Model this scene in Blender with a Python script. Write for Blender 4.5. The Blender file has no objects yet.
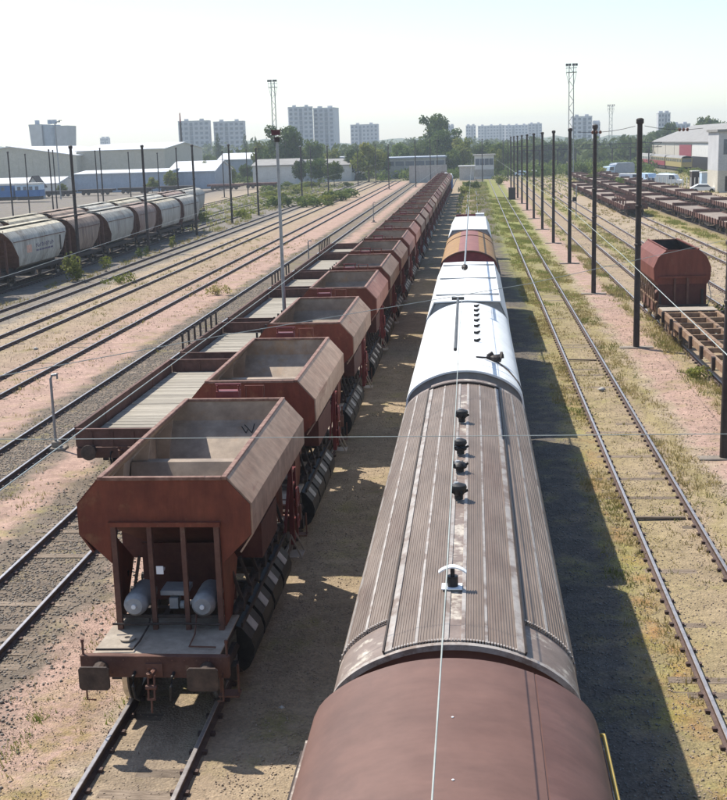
import bpy, math, random
import numpy as np
from mathutils import Vector, Matrix
random.seed(7); RNG = np.random.default_rng(11)
SC = bpy.context.scene
COL = SC.collection
# ------------------------------------------------------------------ camera
H = 9.2
CAMX = (0.99566116, 0.08816167, -0.02977217)
CAMY = (-0.01085483, -0.20772339, -0.97812738)   # image down
CAMZ = (-0.09241772, 0.97420661, -0.20586513)    # forward
FPX, CX, CY = 1210.0, 363.5, 400.0
cam = bpy.data.cameras.new('camera'); camo = bpy.data.objects.new('camera', cam); COL.objects.link(camo)
camo.matrix_world = Matrix(((CAMX[0], -CAMY[0], -CAMZ[0], 0), (CAMX[1], -CAMY[1], -CAMZ[1], 0), (CAMX[2], -CAMY[2], -CAMZ[2], H), (0, 0, 0, 1)))
cam.sensor_fit = 'HORIZONTAL'; cam.sensor_width = 36; cam.lens = FPX / 727 * 36
cam.clip_start = 0.1; cam.clip_end = 9000
SC.camera = camo
# ------------------------------------------------------------------ sky, sun, exposure
SUNV = Vector((-0.57, 0.48, 1.0)).normalized()
w = bpy.data.worlds.new('World'); SC.world = w; w.use_nodes = True
nt = w.node_tree
sky = nt.nodes.new('ShaderNodeTexSky'); sky.sky_type = 'NISHITA'; sky.sun_disc = False
sky.sun_elevation = math.asin(SUNV.z); sky.sun_rotation = math.atan2(SUNV.x, SUNV.y)
sky.air_density = 1.0; sky.dust_density = 0.6; sky.ozone_density = 1.0
bg = nt.nodes['Background']; bg.inputs[1].default_value = 0.13
nt.links.new(sky.outputs[0], bg.inputs[0])
sl = bpy.data.lights.new('sun', 'SUN'); sl.energy = 4.7; sl.angle = math.radians(0.5); sl.color = (1, 0.94, 0.84)
so = bpy.data.objects.new('sun', sl); COL.objects.link(so)
so.rotation_euler = SUNV.to_track_quat('Z', 'Y').to_euler()
SC.view_settings.view_transform = 'Standard'; SC.view_settings.look = 'None'
SC.view_settings.exposure = 0.55; SC.view_settings.gamma = 1.0
SC.render.engine = 'CYCLES'
SC.cycles.use_denoising = True
SC.cycles.max_bounces = 6; SC.cycles.diffuse_bounces = 3; SC.cycles.glossy_bounces = 2
SC.cycles.transmission_bounces = 3; SC.cycles.volume_bounces = 0; SC.cycles.transparent_max_bounces = 8

# ------------------------------------------------------------------ helpers
def W(u, Y):            # x of the point seen at column u (horizon row) at distance Y
    d = [CAMX[i] * (u - CX) + CAMY[i] * (146 - 0.0304 * (u - 363) - CY) + CAMZ[i] * FPX for i in range(3)]
    return d[0] / d[1] * Y
def Zat(u, v, Y):       # height of the point seen at (u, v) at distance Y
    d = [CAMX[i] * (u - CX) + CAMY[i] * (v - CY) + CAMZ[i] * FPX for i in range(3)]
    return H + d[2] / d[1] * Y

class MB:
    def __init__(s): s.v = []; s.f = []; s.m = []
    def add(s, vs, fs, mi=0):
        o = len(s.v); s.v += [tuple(p) for p in vs]; s.f += [tuple(o + i for i in f) for f in fs]; s.m += [mi] * len(fs); return s
    def bx(s, x0, x1, y0, y1, z0, z1, mi=0):
        return s.add([(x0, y0, z0), (x1, y0, z0), (x1, y1, z0), (x0, y1, z0), (x0, y0, z1), (x1, y0, z1), (x1, y1, z1), (x0, y1, z1)],
              [(0, 3, 2, 1), (4, 5, 6, 7), (0, 1, 5, 4), (1, 2, 6, 5), (2, 3, 7, 6), (3, 0, 4, 7)], mi)
    def bar(s, a, b, wx, wy, mi=0):       # square bar from a to b
        a = Vector(a); b = Vector(b); d = (b - a).normalized()
        u = d.cross(Vector((0, 0, 1)) if abs(d.z) < .9 else Vector((0, 1, 0))).normalized(); v = d.cross(u)
        vs = [p + u * (sx * wx / 2) + v * (sy * wy / 2) for p in (a, b) for sx, sy in ((-1, -1), (1, -1), (1, 1), (-1, 1))]
        return s.add(vs, [(3, 2, 1, 0), (4, 5, 6, 7), (0, 1, 5, 4), (1, 2, 6, 5), (2, 3, 7, 6), (3, 0, 4, 7)], mi)
    def cyl(s, a, b, r, n=10, r2=None, mi=0):
        a = Vector(a); b = Vector(b); d = (b - a).normalized(); r2 = r if r2 is None else r2
        u = d.cross(Vector((0, 0, 1)) if abs(d.z) < .9 else Vector((0, 1, 0))).normalized(); v = d.cross(u)
        vs = [p + (u * math.cos(2 * math.pi * i / n) + v * math.sin(2 * math.pi * i / n)) * q for p, q in ((a, r), (b, r2)) for i in range(n)]
        fs = [(i, (i + 1) % n, n + (i + 1) % n, n + i) for i in range(n)] + [tuple(range(n))[::-1], tuple(range(n, 2 * n))]
        return s.add(vs, fs, mi)
    def tube(s, pts, r, n=6, mi=0):
        pts = [Vector(p) for p in pts]; rings = []
        for i, p in enumerate(pts):
            d = (pts[min(i + 1, len(pts) - 1)] - pts[max(i - 1, 0)]).normalized()
            u = d.cross(Vector((0, 0, 1)) if abs(d.z) < .9 else Vector((0, 1, 0))).normalized(); v = d.cross(u)
            rings += [p + (u * math.cos(2 * math.pi * k / n) + v * math.sin(2 * math.pi * k / n)) * r for k in range(n)]
        fs = []
        for i in range(len(pts) - 1):
            fs += [(i * n + k, i * n + (k + 1) % n, (i + 1) * n + (k + 1) % n, (i + 1) * n + k) for k in range(n)]
        fs += [tuple(range(n))[::-1], tuple(range((len(pts) - 1) * n, len(pts) * n))]
        return s.add(rings, fs, mi)
    def prism_y(s, prof, y0, y1, mi=0, cap=True):     # closed profile (x, z) extruded along y; y0 / y1 may be functions of (x, z)
        n = len(prof); f0 = y0 if callable(y0) else (lambda x, z: y0); f1 = y1 if callable(y1) else (lambda x, z: y1)
        vs = [(x, f0(x, z), z) for x, z in prof] + [(x, f1(x, z), z) for x, z in prof]
        fs = [(i, (i + 1) % n, n + (i + 1) % n, n + i) for i in range(n)]
        if cap: fs += [tuple(range(n))[::-1], tuple(range(n, 2 * n))]
        return s.add(vs, fs, mi)
    def strip_y(s, prof, y0, y1, t=0.02, mi=0):       # open profile, given thickness downwards/inwards
        n = len(prof); inner = []
        for i, (x, z) in enumerate(prof):
            a = prof[max(i - 1, 0)]; b = prof[min(i + 1, n - 1)]
            dx, dz = b[0] - a[0], b[1] - a[1]; l = math.hypot(dx, dz) or 1
            inner.append((x + dz / l * t, z - dx / l * t))
        return s.prism_y(prof + inner[::-1], y0, y1, mi)
    def prism_x(s, prof, x0, x1, mi=0):               # closed profile (y, z)
        n = len(prof); vs = [(x0, y, z) for y, z in prof] + [(x1, y, z) for y, z in prof]
        return s.add(vs, [(i, (i + 1) % n, n + (i + 1) % n, n + i) for i in range(n)] + [tuple(range(n))[::-1], tuple(range(n, 2 * n))], mi)
    def prism_z(s, prof, z0, z1, mi=0):
        n = len(prof); vs = [(x, y, z0) for x, y in prof] + [(x, y, z1) for x, y in prof]
        return s.add(vs, [(i, (i + 1) % n, n + (i + 1) % n, n + i) for i in range(n)] + [tuple(range(n))[::-1], tuple(range(n, 2 * n))], mi)
    def lathe(s, prof, c, axis='z', n=14, mi=0):      # prof (r, h) along axis from point c
        vs = []
        for r, h in prof:
            for k in range(n):
                a = 2 * math.pi * k / n; p, q = r * math.cos(a), r * math.sin(a)
                vs.append({'z': (c[0] + p, c[1] + q, c[2] + h), 'x': (c[0] + h, c[1] + p, c[2] + q), 'y': (c[0] + p, c[1] + h, c[2] + q)}[axis])
        m = len(prof)
        fs = [(i * n + k, i * n + (k + 1) % n, (i + 1) * n + (k + 1) % n, (i + 1) * n + k) for i in range(m - 1) for k in range(n)]
        fs += [tuple(range(n))[::-1], tuple(range((m - 1) * n, m * n))]
        return s.add(vs, fs, mi)
    def build(s, name, mat, parent=None, smooth=False, loc=None, bevel=0):
        me = bpy.data.meshes.new(name); me.from_pydata(s.v, [], s.f)
        mats = mat if isinstance(mat, (list, tuple)) else [mat]
        for m in mats: me.materials.append(m)
        if len(mats) > 1: me.polygons.foreach_set('material_index', s.m)
        import bmesh
        bm = bmesh.new(); bm.from_mesh(me); bmesh.ops.recalc_face_normals(bm, faces=bm.faces); bm.to_mesh(me); bm.free()
        if smooth:
            me.shade_smooth(); me.set_sharp_from_angle(angle=math.radians(38))
        o = bpy.data.objects.new(name, me); COL.objects.link(o)
        if parent: o.parent = parent
        if loc: o.location = loc
        if bevel:
            b = o.modifiers.new('bevel', 'BEVEL'); b.width = bevel; b.segments = 1; b.limit_method = 'ANGLE'; b.angle_limit = math.radians(40)
        return o
def tag(o, label=None, cat=None, group=None, kind=None):
    if label: o['label'] = label
    if cat: o['category'] = cat
    if group: o['group'] = group
    if kind: o['kind'] = kind
    return o
def empty(name, loc=(0, 0, 0), rz=0, label=None, cat=None, group=None):
    o = bpy.data.objects.new(name, None); COL.objects.link(o); o.location = loc; o.rotation_euler = (0, 0, rz); o.empty_display_size = .3
    return tag(o, label, cat, group)
KIDS = {}
def dup(root, loc=None, rz=None, label=None):
    if not KIDS.get('built') or root.name not in KIDS:
        KIDS.clear(); KIDS['built'] = True
        for o in COL.objects:
            KIDS.setdefault(o.name, [])
            if o.parent: KIDS.setdefault(o.parent.name, []).append(o)
    def cp(o, par):
        c = o.copy(); COL.objects.link(c)
        if par: c.parent = par
        KIDS[c.name] = []
        for ch in KIDS.get(o.name, []): KIDS[c.name].append(cp(ch, c))
        return c
    r = cp(root, None)
    if loc is not None: r.location = loc
    if rz is not None: r.rotation_euler = (0, 0, rz)
    if label: r['label'] = label
    return r
def fresh(): KIDS.clear()
ONES = 'nearest second third fourth fifth sixth seventh eighth ninth tenth eleventh twelfth thirteenth fourteenth fifteenth sixteenth seventeenth eighteenth nineteenth twentieth'.split()
def ordn(i):
    if i < 20: return ONES[i]
    t = {20: 'twenty', 30: 'thirty', 40: 'forty'}[(i + 1) // 10 * 10]; r = (i + 1) % 10
    return (t + '-' + ['', 'first'] [r] if r < 2 and r else t + '-' + ONES[r - 1]) if r else {30: 'thirtieth', 40: 'fortieth'}[i + 1]

# ------------------------------------------------------------------ materials
def M(name, c1, c2=None, scale=3, rough=.7, bump=.15, metal=0, c3=None, s3=.8, t3=.55, w3=.12, stretch=(1, 1, 1), vary=.12, bscale=None, spec=.3, trans=0, grime=.35, gs=5, gst=(1, 1, 1)):
    m = bpy.data.materials.new(name); m.use_nodes = True; n = m.node_tree.nodes; l = m.node_tree.links
    p = n['Principled BSDF']; p.inputs['Roughness'].default_value = rough; p.inputs['Metallic'].default_value = metal
    p.inputs['Specular IOR Level'].default_value = spec
    tc = n.new('ShaderNodeTexCoord'); oi = n.new('ShaderNodeObjectInfo')
    mp = n.new('ShaderNodeMapping'); mp.inputs['Scale'].default_value = stretch
    mul = n.new('ShaderNodeMath'); mul.operation = 'MULTIPLY'; mul.inputs[1].default_value = 60
    l.new(oi.outputs['Random'], mul.inputs[0]); l.new(mul.outputs[0], mp.inputs['Location'])
    l.new(tc.outputs['Object'], mp.inputs['Vector'])
    nz = n.new('ShaderNodeTexNoise'); nz.inputs['Scale'].default_value = scale; nz.inputs['Detail'].default_value = 8; nz.inputs['Roughness'].default_value = .65
    l.new(mp.outputs[0], nz.inputs['Vector'])
    rp = n.new('ShaderNodeValToRGB'); rp.color_ramp.elements[0].position = .33; rp.color_ramp.elements[1].position = .68
    rp.color_ramp.elements[0].color = (*c1, 1); rp.color_ramp.elements[1].color = (*(c2 or [min(1, x * 1.25) for x in c1]), 1)
    l.new(nz.outputs[0], rp.inputs[0]); colr = rp.outputs[0]
    if c3:
        n3 = n.new('ShaderNodeTexNoise'); n3.inputs['Scale'].default_value = s3; n3.inputs['Detail'].default_value = 9; n3.inputs['Roughness'].default_value = .7
        l.new(mp.outputs[0], n3.inputs['Vector'])
        r3 = n.new('ShaderNodeValToRGB'); r3.color_ramp.elements[0].position = t3; r3.color_ramp.elements[1].position = t3 + w3
        l.new(n3.outputs[0], r3.inputs[0])
        mx = n.new('ShaderNodeMix'); mx.data_type = 'RGBA'; l.new(r3.outputs[0], mx.inputs['Factor']); l.new(colr, mx.inputs['A']); mx.inputs['B'].default_value = (*c3, 1)
        colr = mx.outputs['Result']
    if grime:
        mg = n.new('ShaderNodeMapping'); mg.inputs['Scale'].default_value = gst; l.new(mp.outputs[0], mg.inputs['Vector'])
        ng = n.new('ShaderNodeTexNoise'); ng.inputs['Scale'].default_value = gs; ng.inputs['Detail'].default_value = 10; ng.inputs['Roughness'].default_value = .72; l.new(mg.outputs[0], ng.inputs['Vector'])
        rg = n.new('ShaderNodeValToRGB'); rg.color_ramp.elements[0].position = .32; rg.color_ramp.elements[1].position = .68; rg.color_ramp.elements[0].color = (.26, .25, .24, 1); rg.color_ramp.elements[1].color = (.72, .71, .69, 1)
        l.new(ng.outputs[0], rg.inputs[0]); mg2 = n.new('ShaderNodeMix'); mg2.data_type = 'RGBA'; mg2.blend_type = 'OVERLAY'; mg2.inputs['Factor'].default_value = grime
        l.new(colr, mg2.inputs['A']); l.new(rg.outputs[0], mg2.inputs['B']); colr = mg2.outputs['Result']
    hs = n.new('ShaderNodeHueSaturation'); mr = n.new('ShaderNodeMapRange'); mr.inputs['To Min'].default_value = 1 - vary; mr.inputs['To Max'].default_value = 1 + vary
    l.new(oi.outputs['Random'], mr.inputs['Value']); l.new(mr.outputs[0], hs.inputs['Value']); l.new(colr, hs.inputs['Color'])
    l.new(hs.outputs[0], p.inputs['Base Color'])
    if bump:
        bn = n.new('ShaderNodeTexNoise'); bn.inputs['Scale'].default_value = bscale or scale * 6; bn.inputs['Detail'].default_value = 5
        l.new(mp.outputs[0], bn.inputs['Vector'])
        b = n.new('ShaderNodeBump'); b.inputs['Strength'].default_value = bump; b.inputs['Distance'].default_value = .02
        l.new(bn.outputs[0], b.inputs['Height']); l.new(b.outputs[0], p.inputs['Normal'])
    if trans:
        tr = n.new('ShaderNodeBsdfTranslucent'); l.new(hs.outputs[0], tr.inputs[0]); ms = n.new('ShaderNodeMixShader'); ms.inputs[0].default_value = trans
        l.new(p.outputs[0], ms.inputs[1]); l.new(tr.outputs[0], ms.inputs[2]); l.new(ms.outputs[0], n['Material Output'].inputs[0])
    return m
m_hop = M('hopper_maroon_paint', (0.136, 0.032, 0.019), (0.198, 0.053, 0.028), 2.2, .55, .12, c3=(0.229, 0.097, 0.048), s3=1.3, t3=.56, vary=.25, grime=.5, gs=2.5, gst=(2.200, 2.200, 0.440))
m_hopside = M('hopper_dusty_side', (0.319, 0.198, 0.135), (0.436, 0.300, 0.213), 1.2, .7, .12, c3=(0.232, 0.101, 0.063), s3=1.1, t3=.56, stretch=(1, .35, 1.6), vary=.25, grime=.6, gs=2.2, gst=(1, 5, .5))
m_hopside2 = M('hopper_reddish_side', (0.247, 0.105, 0.076), (0.342, 0.171, 0.123), 1.2, .7, .12, c3=(0.380, 0.257, 0.190), s3=1.0, t3=.57, stretch=(1, .35, 1.6), vary=.2, grime=.6, gs=2.2, gst=(1, 5, .5))
m_hopin = M('hopper_inside_steel', (0.264, 0.207, 0.163), (0.405, 0.321, 0.246), 1.3, .6, .15, c3=(0.370, 0.220, 0.106), s3=.9, t3=.56, w3=.2, grime=.5, gs=2)
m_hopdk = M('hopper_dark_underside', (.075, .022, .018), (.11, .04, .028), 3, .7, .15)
m_rim = M('hopper_rim_worn', (.15, .065, .045), (.27, .16, .12), 5, .6, .1)
m_red = M('red_gear_paint', (.13, .022, .025), (.19, .04, .036), 3, .5, .1)
m_dark = M('dark_underframe', (.030, .024, .022), (.07, .05, .042), 4, .75, .25)
m_buf = M('greasy_buffer', (.05, .035, .03), (.10, .07, .055), 5, .55, .2)
m_black = M('black_iron', (.012, .012, .014), (.03, .028, .028), 5, .5, .1)
m_brownfr = M('brown_frame', (.10, .045, .035), (.17, .085, .06), 3, .7, .2, c3=(.22, .15, .10), s3=2, t3=.6)
m_dust = M('dusty_platform', (0.290, 0.246, 0.202), (0.396, 0.343, 0.282), 3, .85, .2, c3=(0.176, 0.123, 0.097), s3=1.6, t3=.6)
m_grey = M('grey_cylinder_paint', (0.259, 0.266, 0.274), (0.346, 0.353, 0.360), 4, .45, .06, c3=(0.202, 0.158, 0.122), s3=3, t3=.62)
m_white = M('white_paint', (.74, .75, .76), (.82, .83, .84), 2, .4, .03, vary=.04)
m_whitedirt = M('white_roof_paint', (.70, .71, .71), (.80, .81, .80), 1.2, .45, .05, c3=(.50, .48, .43), s3=.8, t3=.56, w3=.2, vary=.03)
m_wheel = M('wheel_steel', (.05, .04, .035), (.12, .09, .07), 6, .5, .1)
m_tread = M('polished_tread', (.5, .47, .42), (.6, .57, .52), 6, .25, .03, metal=.9)
m_plank = M('weathered_deck_plank', (0.279, 0.253, 0.209), (0.380, 0.348, 0.291), 6, .85, .3, stretch=(.5, 5, 5), vary=.2)
m_sideb = M('flat_wagon_brown', (.085, .04, .03), (.14, .07, .055), 3, .7, .2, c3=(.18, .11, .08), s3=1.5, t3=.6, vary=.2)
m_conc = M('pale_concrete', (.38, .36, .33), (.50, .48, .44), 2, .9, .3, c3=(.26, .24, .21), s3=1, t3=.6)
m_headd = M('dull_maroon_head', (.07, .022, .03), (.10, .035, .04), 3, .6, .05)
m_slab = M('weathered_footing', (.20, .17, .14), (.28, .24, .20), 2, .9, .3)
m_pole = M('dark_pole_paint', (.028, .022, .022), (.06, .045, .04), 3, .6, .2)
m_galv = M('galvanised_steel', (0.223, 0.236, 0.248), (0.298, 0.310, 0.322), 3, .45, .08, metal=.3)
m_wire = M('pale_wire', (.30, .33, .31), (.38, .41, .39), 2, .5, 0)
m_wiredark = M('dark_wire', (.05, .05, .05), (.09, .09, .09), 2, .5, 0)
m_rust = M('rail_rust', (.06, .038, .035), (.11, .07, .058), 8, .7, .2)
m_railtop = M('rail_head_steel', (.34, .31, .30), (.46, .43, .42), 8, .35, .05, metal=.6)
m_sleeper = M('old_wooden_sleeper', (.12, .09, .065), (.24, .19, .145), 5, .9, .4, stretch=(.6, 4, 4), vary=.25)
m_stoneA = M('ballast_stone_grey', (0.187, 0.162, 0.136), (0.323, 0.285, 0.242), 9, .9, .2)
m_stoneB = M('gravel_stone_tan', (0.295, 0.230, 0.172), (0.410, 0.328, 0.254), 9, .9, .2)
m_stoneD = M('ballast_stone_shaded', (.12, .115, .11), (.24, .23, .22), 9, .9, .2)  # ballast darkened to carry the shade beside the covered wagons
m_grassY = M('dry_grass', (0.275, 0.222, 0.088), (0.355, 0.291, 0.138), .8, .8, 0, c3=(0.178, 0.186, 0.057), s3=.35, t3=.5, trans=.45)
m_grassG = M('green_weeds', (0.183, 0.215, 0.054), (0.290, 0.300, 0.085), .7, .8, 0, c3=(0.387, 0.322, 0.139), s3=.25, t3=.5, trans=.45)

# ------------------------------------------------------------------ ground
GZ = -0.17
def ground_material():
    m = bpy.data.materials.new('yard_ground'); m.use_nodes = True; n = m.node_tree.nodes; l = m.node_tree.links
    p = n['Principled BSDF']; p.inputs['Roughness'].default_value = .95; p.inputs['Specular IOR Level'].default_value = .1
    ge = n.new('ShaderNodeNewGeometry'); sx = n.new('ShaderNodeSeparateXYZ'); l.new(ge.outputs['Position'], sx.inputs[0])
    def noise(s, d=6, r=.6, vec=None):
        q = n.new('ShaderNodeTexNoise'); q.inputs['Scale'].default_value = s; q.inputs['Detail'].default_value = d; q.inputs['Roughness'].default_value = r
        l.new(vec or ge.outputs['Position'], q.inputs['Vector']); return q.outputs[0]
    def math_(op, a, b):
        q = n.new('ShaderNodeMath'); q.operation = op
        for i, x in enumerate((a, b)):
            if isinstance(x, (int, float)): q.inputs[i].default_value = x
            else: l.new(x, q.inputs[i])
        return q.outputs[0]
    def ramp(f, a, b, ca=(0, 0, 0), cb=(1, 1, 1)):
        q = n.new('ShaderNodeValToRGB'); q.color_ramp.elements[0].position = a; q.color_ramp.elements[1].position = b
        q.color_ramp.elements[0].color = (*ca, 1); q.color_ramp.elements[1].color = (*cb, 1); l.new(f, q.inputs[0]); return q.outputs[0]
    def mix(f, a, b, mode='MIX'):
        q = n.new('ShaderNodeMix'); q.data_type = 'RGBA'; q.blend_type = mode
        for k, x in (('Factor', f), ('A', a), ('B', b)):
            if isinstance(x, tuple): q.inputs[k].default_value = (*x, 1)
            elif isinstance(x, (int, float)): q.inputs[k].default_value = x
            else: l.new(x, q.inputs[k])
        return q.outputs['Result']
    pink = (0.367, 0.253, 0.206); beige = (0.340, 0.271, 0.198); tan = (0.303, 0.234, 0.165); bal = (0.170, 0.139, 0.110); balg = (0.202, 0.179, 0.151); grey = (0.184, 0.165, 0.147)
    och = (.275, .225, .115); dark = (.118, .104, .09); grn = (.235, .21, .085)  # dark: grey ballast with the covered wagons' shade put into its colour
    stops = [(-60, grey), (-46, beige), (-42, grey), (-30.5, grey), (-26.8, balg), (-26, beige), (-22.5, tan), (-18.2, pink),
             (-16.4, pink), (-16.0, bal), (-13.2, bal), (-12.8, pink), (-11.9, pink), (-11.6, bal), (-8.3, bal), (-8.0, pink), (-6.6, pink), (-6.0, beige), (-5.7, (.29, .23, .165)), (-5.2, (.24, .19, .14)), (-4.7, (.29, .23, .165)), (-4.0, tan), (-3.4, (.30, .235, .16)), (-1.5, (.28, .22, .15)),
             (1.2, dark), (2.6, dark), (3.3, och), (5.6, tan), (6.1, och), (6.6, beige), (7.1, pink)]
    stops2 = [(7.0, pink), (8.1, pink), (8.6, och), (9.2, tan), (11.2, tan), (11.8, grn), (13.0, och), (13.8, tan), (15.8, beige), (20.5, beige), (21.3, grn), (22.6, och), (24, bal), (27, tan), (30, bal), (33, tan), (36, grn), (38, beige), (50, grn), (60, grn)]
    jx = math_('ADD', sx.outputs[0], math_('MULTIPLY', math_('SUBTRACT', noise(.6, 5), .5), 2.2))
    def xr(st):
        a, b = st[0][0], st[-1][0]; mr = n.new('ShaderNodeMapRange'); l.new(jx, mr.inputs[0]); mr.inputs[1].default_value = a; mr.inputs[2].default_value = b
        q = n.new('ShaderNodeValToRGB'); cr = q.color_ramp
        cr.elements[0].position = 0; cr.elements[0].color = (*st[0][1], 1); cr.elements[1].position = 1; cr.elements[1].color = (*st[-1][1], 1)
        for x, c in st[1:-1]:
            e = cr.elements.new((x - a) / (b - a)); e.color = (*c, 1)
        l.new(mr.outputs[0], q.inputs[0]); return q.outputs[0]
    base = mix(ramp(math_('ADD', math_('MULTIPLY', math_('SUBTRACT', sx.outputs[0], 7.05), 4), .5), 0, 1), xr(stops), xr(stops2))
    # patches: rust-tinted, grassy, pale
    base = mix(math_('MULTIPLY', ramp(noise(.9, 7, .7), .5, .75), .5), base, (.33, .25, .17))
    g1 = math_('MULTIPLY', ramp(noise(.45, 6, .65), .52, .66), ramp(noise(3, 4), .35, .65))
    base = mix(math_('MULTIPLY', g1, .6), base, (.21, .20, .06))
    # rusty streak beside the right-hand track rail
    rx = ramp(math_('ABSOLUTE', math_('SUBTRACT', jx, 3.45), 0), .0, .55, (1, 1, 1), (0, 0, 0))
    near = ramp(math_('DIVIDE', sx.outputs[1], 100), .2, .6, (1, 1, 1), (0, 0, 0))
    base = mix(math_('MULTIPLY', math_('MULTIPLY', rx, near), math_('MULTIPLY', ramp(noise(1.1, 5), .45, .6), .75)), base, (.33, .17, .07))
    px = ramp(math_('ABSOLUTE', math_('SUBTRACT', jx, 3.3), 0), .35, .8, (1, 1, 1), (0, 0, 0))
    base = mix(math_('MULTIPLY', px, math_('MULTIPLY', ramp(noise(.75, 6, .65), .5, .64), .55)), base, (.23, .225, .06))
    fx = ramp(math_('ABSOLUTE', math_('SUBTRACT', jx, -6.9), 0), .3, .9, (1, 1, 1), (0, 0, 0)); fy = ramp(math_('DIVIDE', sx.outputs[1], 100), .18, .215, (1, 1, 1), (0, 0, 0))
    base = mix(math_('MULTIPLY', math_('MULTIPLY', fx, fy), math_('MULTIPLY', ramp(noise(1.6, 6, .7), .45, .6), .65)), base, (.24, .19, .06))
    # overgrown end of the right-hand track
    gx = ramp(math_('ABSOLUTE', math_('SUBTRACT', jx, 4.4), 0), .45, .95, (1, 1, 1), (0, 0, 0))
    gx = ramp(math_('MULTIPLY', math_('ABSOLUTE', math_('SUBTRACT', jx, 4.5), 0), .3), .45, .75, (1, 1, 1), (0, 0, 0))
    gy = ramp(math_('DIVIDE', math_('ADD', sx.outputs[1], math_('MULTIPLY', noise(.12, 4), 60)), 300), .26, .55)
    base = mix(math_('MULTIPLY', math_('MULTIPLY', gx, gy), .8), base, (.19, .21, .06))
    # gravel speckle
    vo = n.new('ShaderNodeTexVoronoi'); vo.inputs['Scale'].default_value = 22; l.new(ge.outputs['Position'], vo.inputs['Vector'])
    sp = n.new('ShaderNodeSeparateColor'); l.new(vo.outputs['Color'], sp.inputs[0])
    base = mix(.45, base, ramp(sp.outputs[0], 0, 1, (.38, .38, .38), (.68, .66, .64)), 'OVERLAY')
    base = mix(.6, base, ramp(noise(7, 8, .75), .3, .7, (.36, .36, .36), (.64, .64, .64)), 'OVERLAY')
    base = mix(.75, base, ramp(noise(1.9, 9, .75), .3, .7, (.34, .34, .34), (.66, .66, .66)), 'OVERLAY')
    base = mix(.6, base, ramp(noise(.5, 6, .7), .3, .7, (.40, .40, .40), (.60, .60, .60)), 'OVERLAY')
    # far land outside the yard
    dx = math_('DIVIDE', math_('SUBTRACT', math_('ABSOLUTE', math_('ADD', sx.outputs[0], 25), 0), 95), 40)
    dy = math_('DIVIDE', math_('SUBTRACT', sx.outputs[1], 290), 60)
    far = ramp(math_('ADD', math_('MAXIMUM', dx, dy), math_('MULTIPLY', math_('SUBTRACT', noise(.05), .5), 1.0)), .1, .7)
    base = mix(far, base, ramp(noise(.03, 6), .35, .65, (.15, .145, .075), (.24, .21, .145)))
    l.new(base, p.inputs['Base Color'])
    b = n.new('ShaderNodeBump'); b.inputs['Strength'].default_value = .55; b.inputs['Distance'].default_value = .05
    l.new(math_('ADD', math_('MULTIPLY', vo.outputs['Distance'], .8), math_('MULTIPLY', noise(9, 8, .7), 1.2)), b.inputs['Height']); l.new(b.outputs[0], p.inputs['Normal'])
    return m
def hnoise(x, y):
    return (0.035 * np.sin(x * 2.1 + 1.3 * np.sin(y * .7)) * np.sin(y * 1.7 + x * .6) + 0.02 * np.sin(x * 5.3 + y * 3.1) * np.sin(y * 4.7 - x * 2.2))
def trackdist(x):
    c = np.array([-28.15, -24.1, -19.5, -14.5, -9.87, -5.2, -.25, 4.62, 10.05, 14.3, 19.2, 24.6, 30.9, -33.6, -38.3])
    return np.min(np.abs(x[..., None] - c), -1)
xs = np.concatenate([[-3000, -1200, -500, -200, -100, -60], np.arange(-45, 40, .3), [60, 100, 200, 500, 1200, 3000]])
ys = np.concatenate([[-300, -100, -20], np.arange(4, 60, .35), np.arange(60, 130, 1.0), np.arange(130, 340, 6), [400, 600, 1000, 1800, 3000]])
GX, GY = np.meshgrid(xs, ys)
amp = np.clip((trackdist(GX) - .9) / .6, 0, 1) * np.clip((330 - GY) / 60, 0, 1) * (np.abs(GX) < 50) * (GY > 0)
GZZ = GZ + hnoise(GX, GY) * amp + .03 * amp
me = bpy.data.meshes.new('ground'); nx, ny = len(xs), len(ys)
V = np.stack([GX, GY, GZZ], -1).reshape(-1, 3)
idx = np.arange(nx * ny).reshape(ny, nx)
Fq = np.stack([idx[:-1, :-1], idx[:-1, 1:], idx[1:, 1:], idx[1:, :-1]], -1).reshape(-1, 4)
me.from_pydata(V.tolist(), [], Fq.tolist()); me.shade_smooth()
me.materials.append(ground_material())
go = bpy.data.objects.new('ground', me); COL.objects.link(go); tag(go, kind='structure')

def cloud_mesh(name, V, F, mat, label, parent=None, kind='stuff', smooth=False):
    me = bpy.data.meshes.new(name); V = np.asarray(V, np.float32); F = np.asarray(F, np.int32)
    me.vertices.add(len(V)); me.vertices.foreach_set('co', V.ravel())
    k = F.shape[1]; me.loops.add(F.size); me.loops.foreach_set('vertex_index', F.ravel())
    me.polygons.add(len(F)); me.polygons.foreach_set('loop_start', np.arange(0, F.size, k, dtype=np.int32)); me.polygons.foreach_set('loop_total', np.full(len(F), k, np.int32))
    me.update(calc_edges=True); me.materials.append(mat)
    o = bpy.data.objects.new(name, me); COL.objects.link(o)
    if parent: o.parent = parent
    if kind: o['kind'] = kind
    if label: o['label'] = label
    return o
OCT_V = np.array([(1, 0, 0), (-1, 0, 0), (0, 1, 0), (0, -1, 0), (0, 0, 1), (0, 0, -1)], float)
OCT_F = np.array([(0, 2, 4), (2, 1, 4), (1, 3, 4), (3, 0, 4), (2, 0, 5), (1, 2, 5), (3, 1, 5), (0, 3, 5)])
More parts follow.
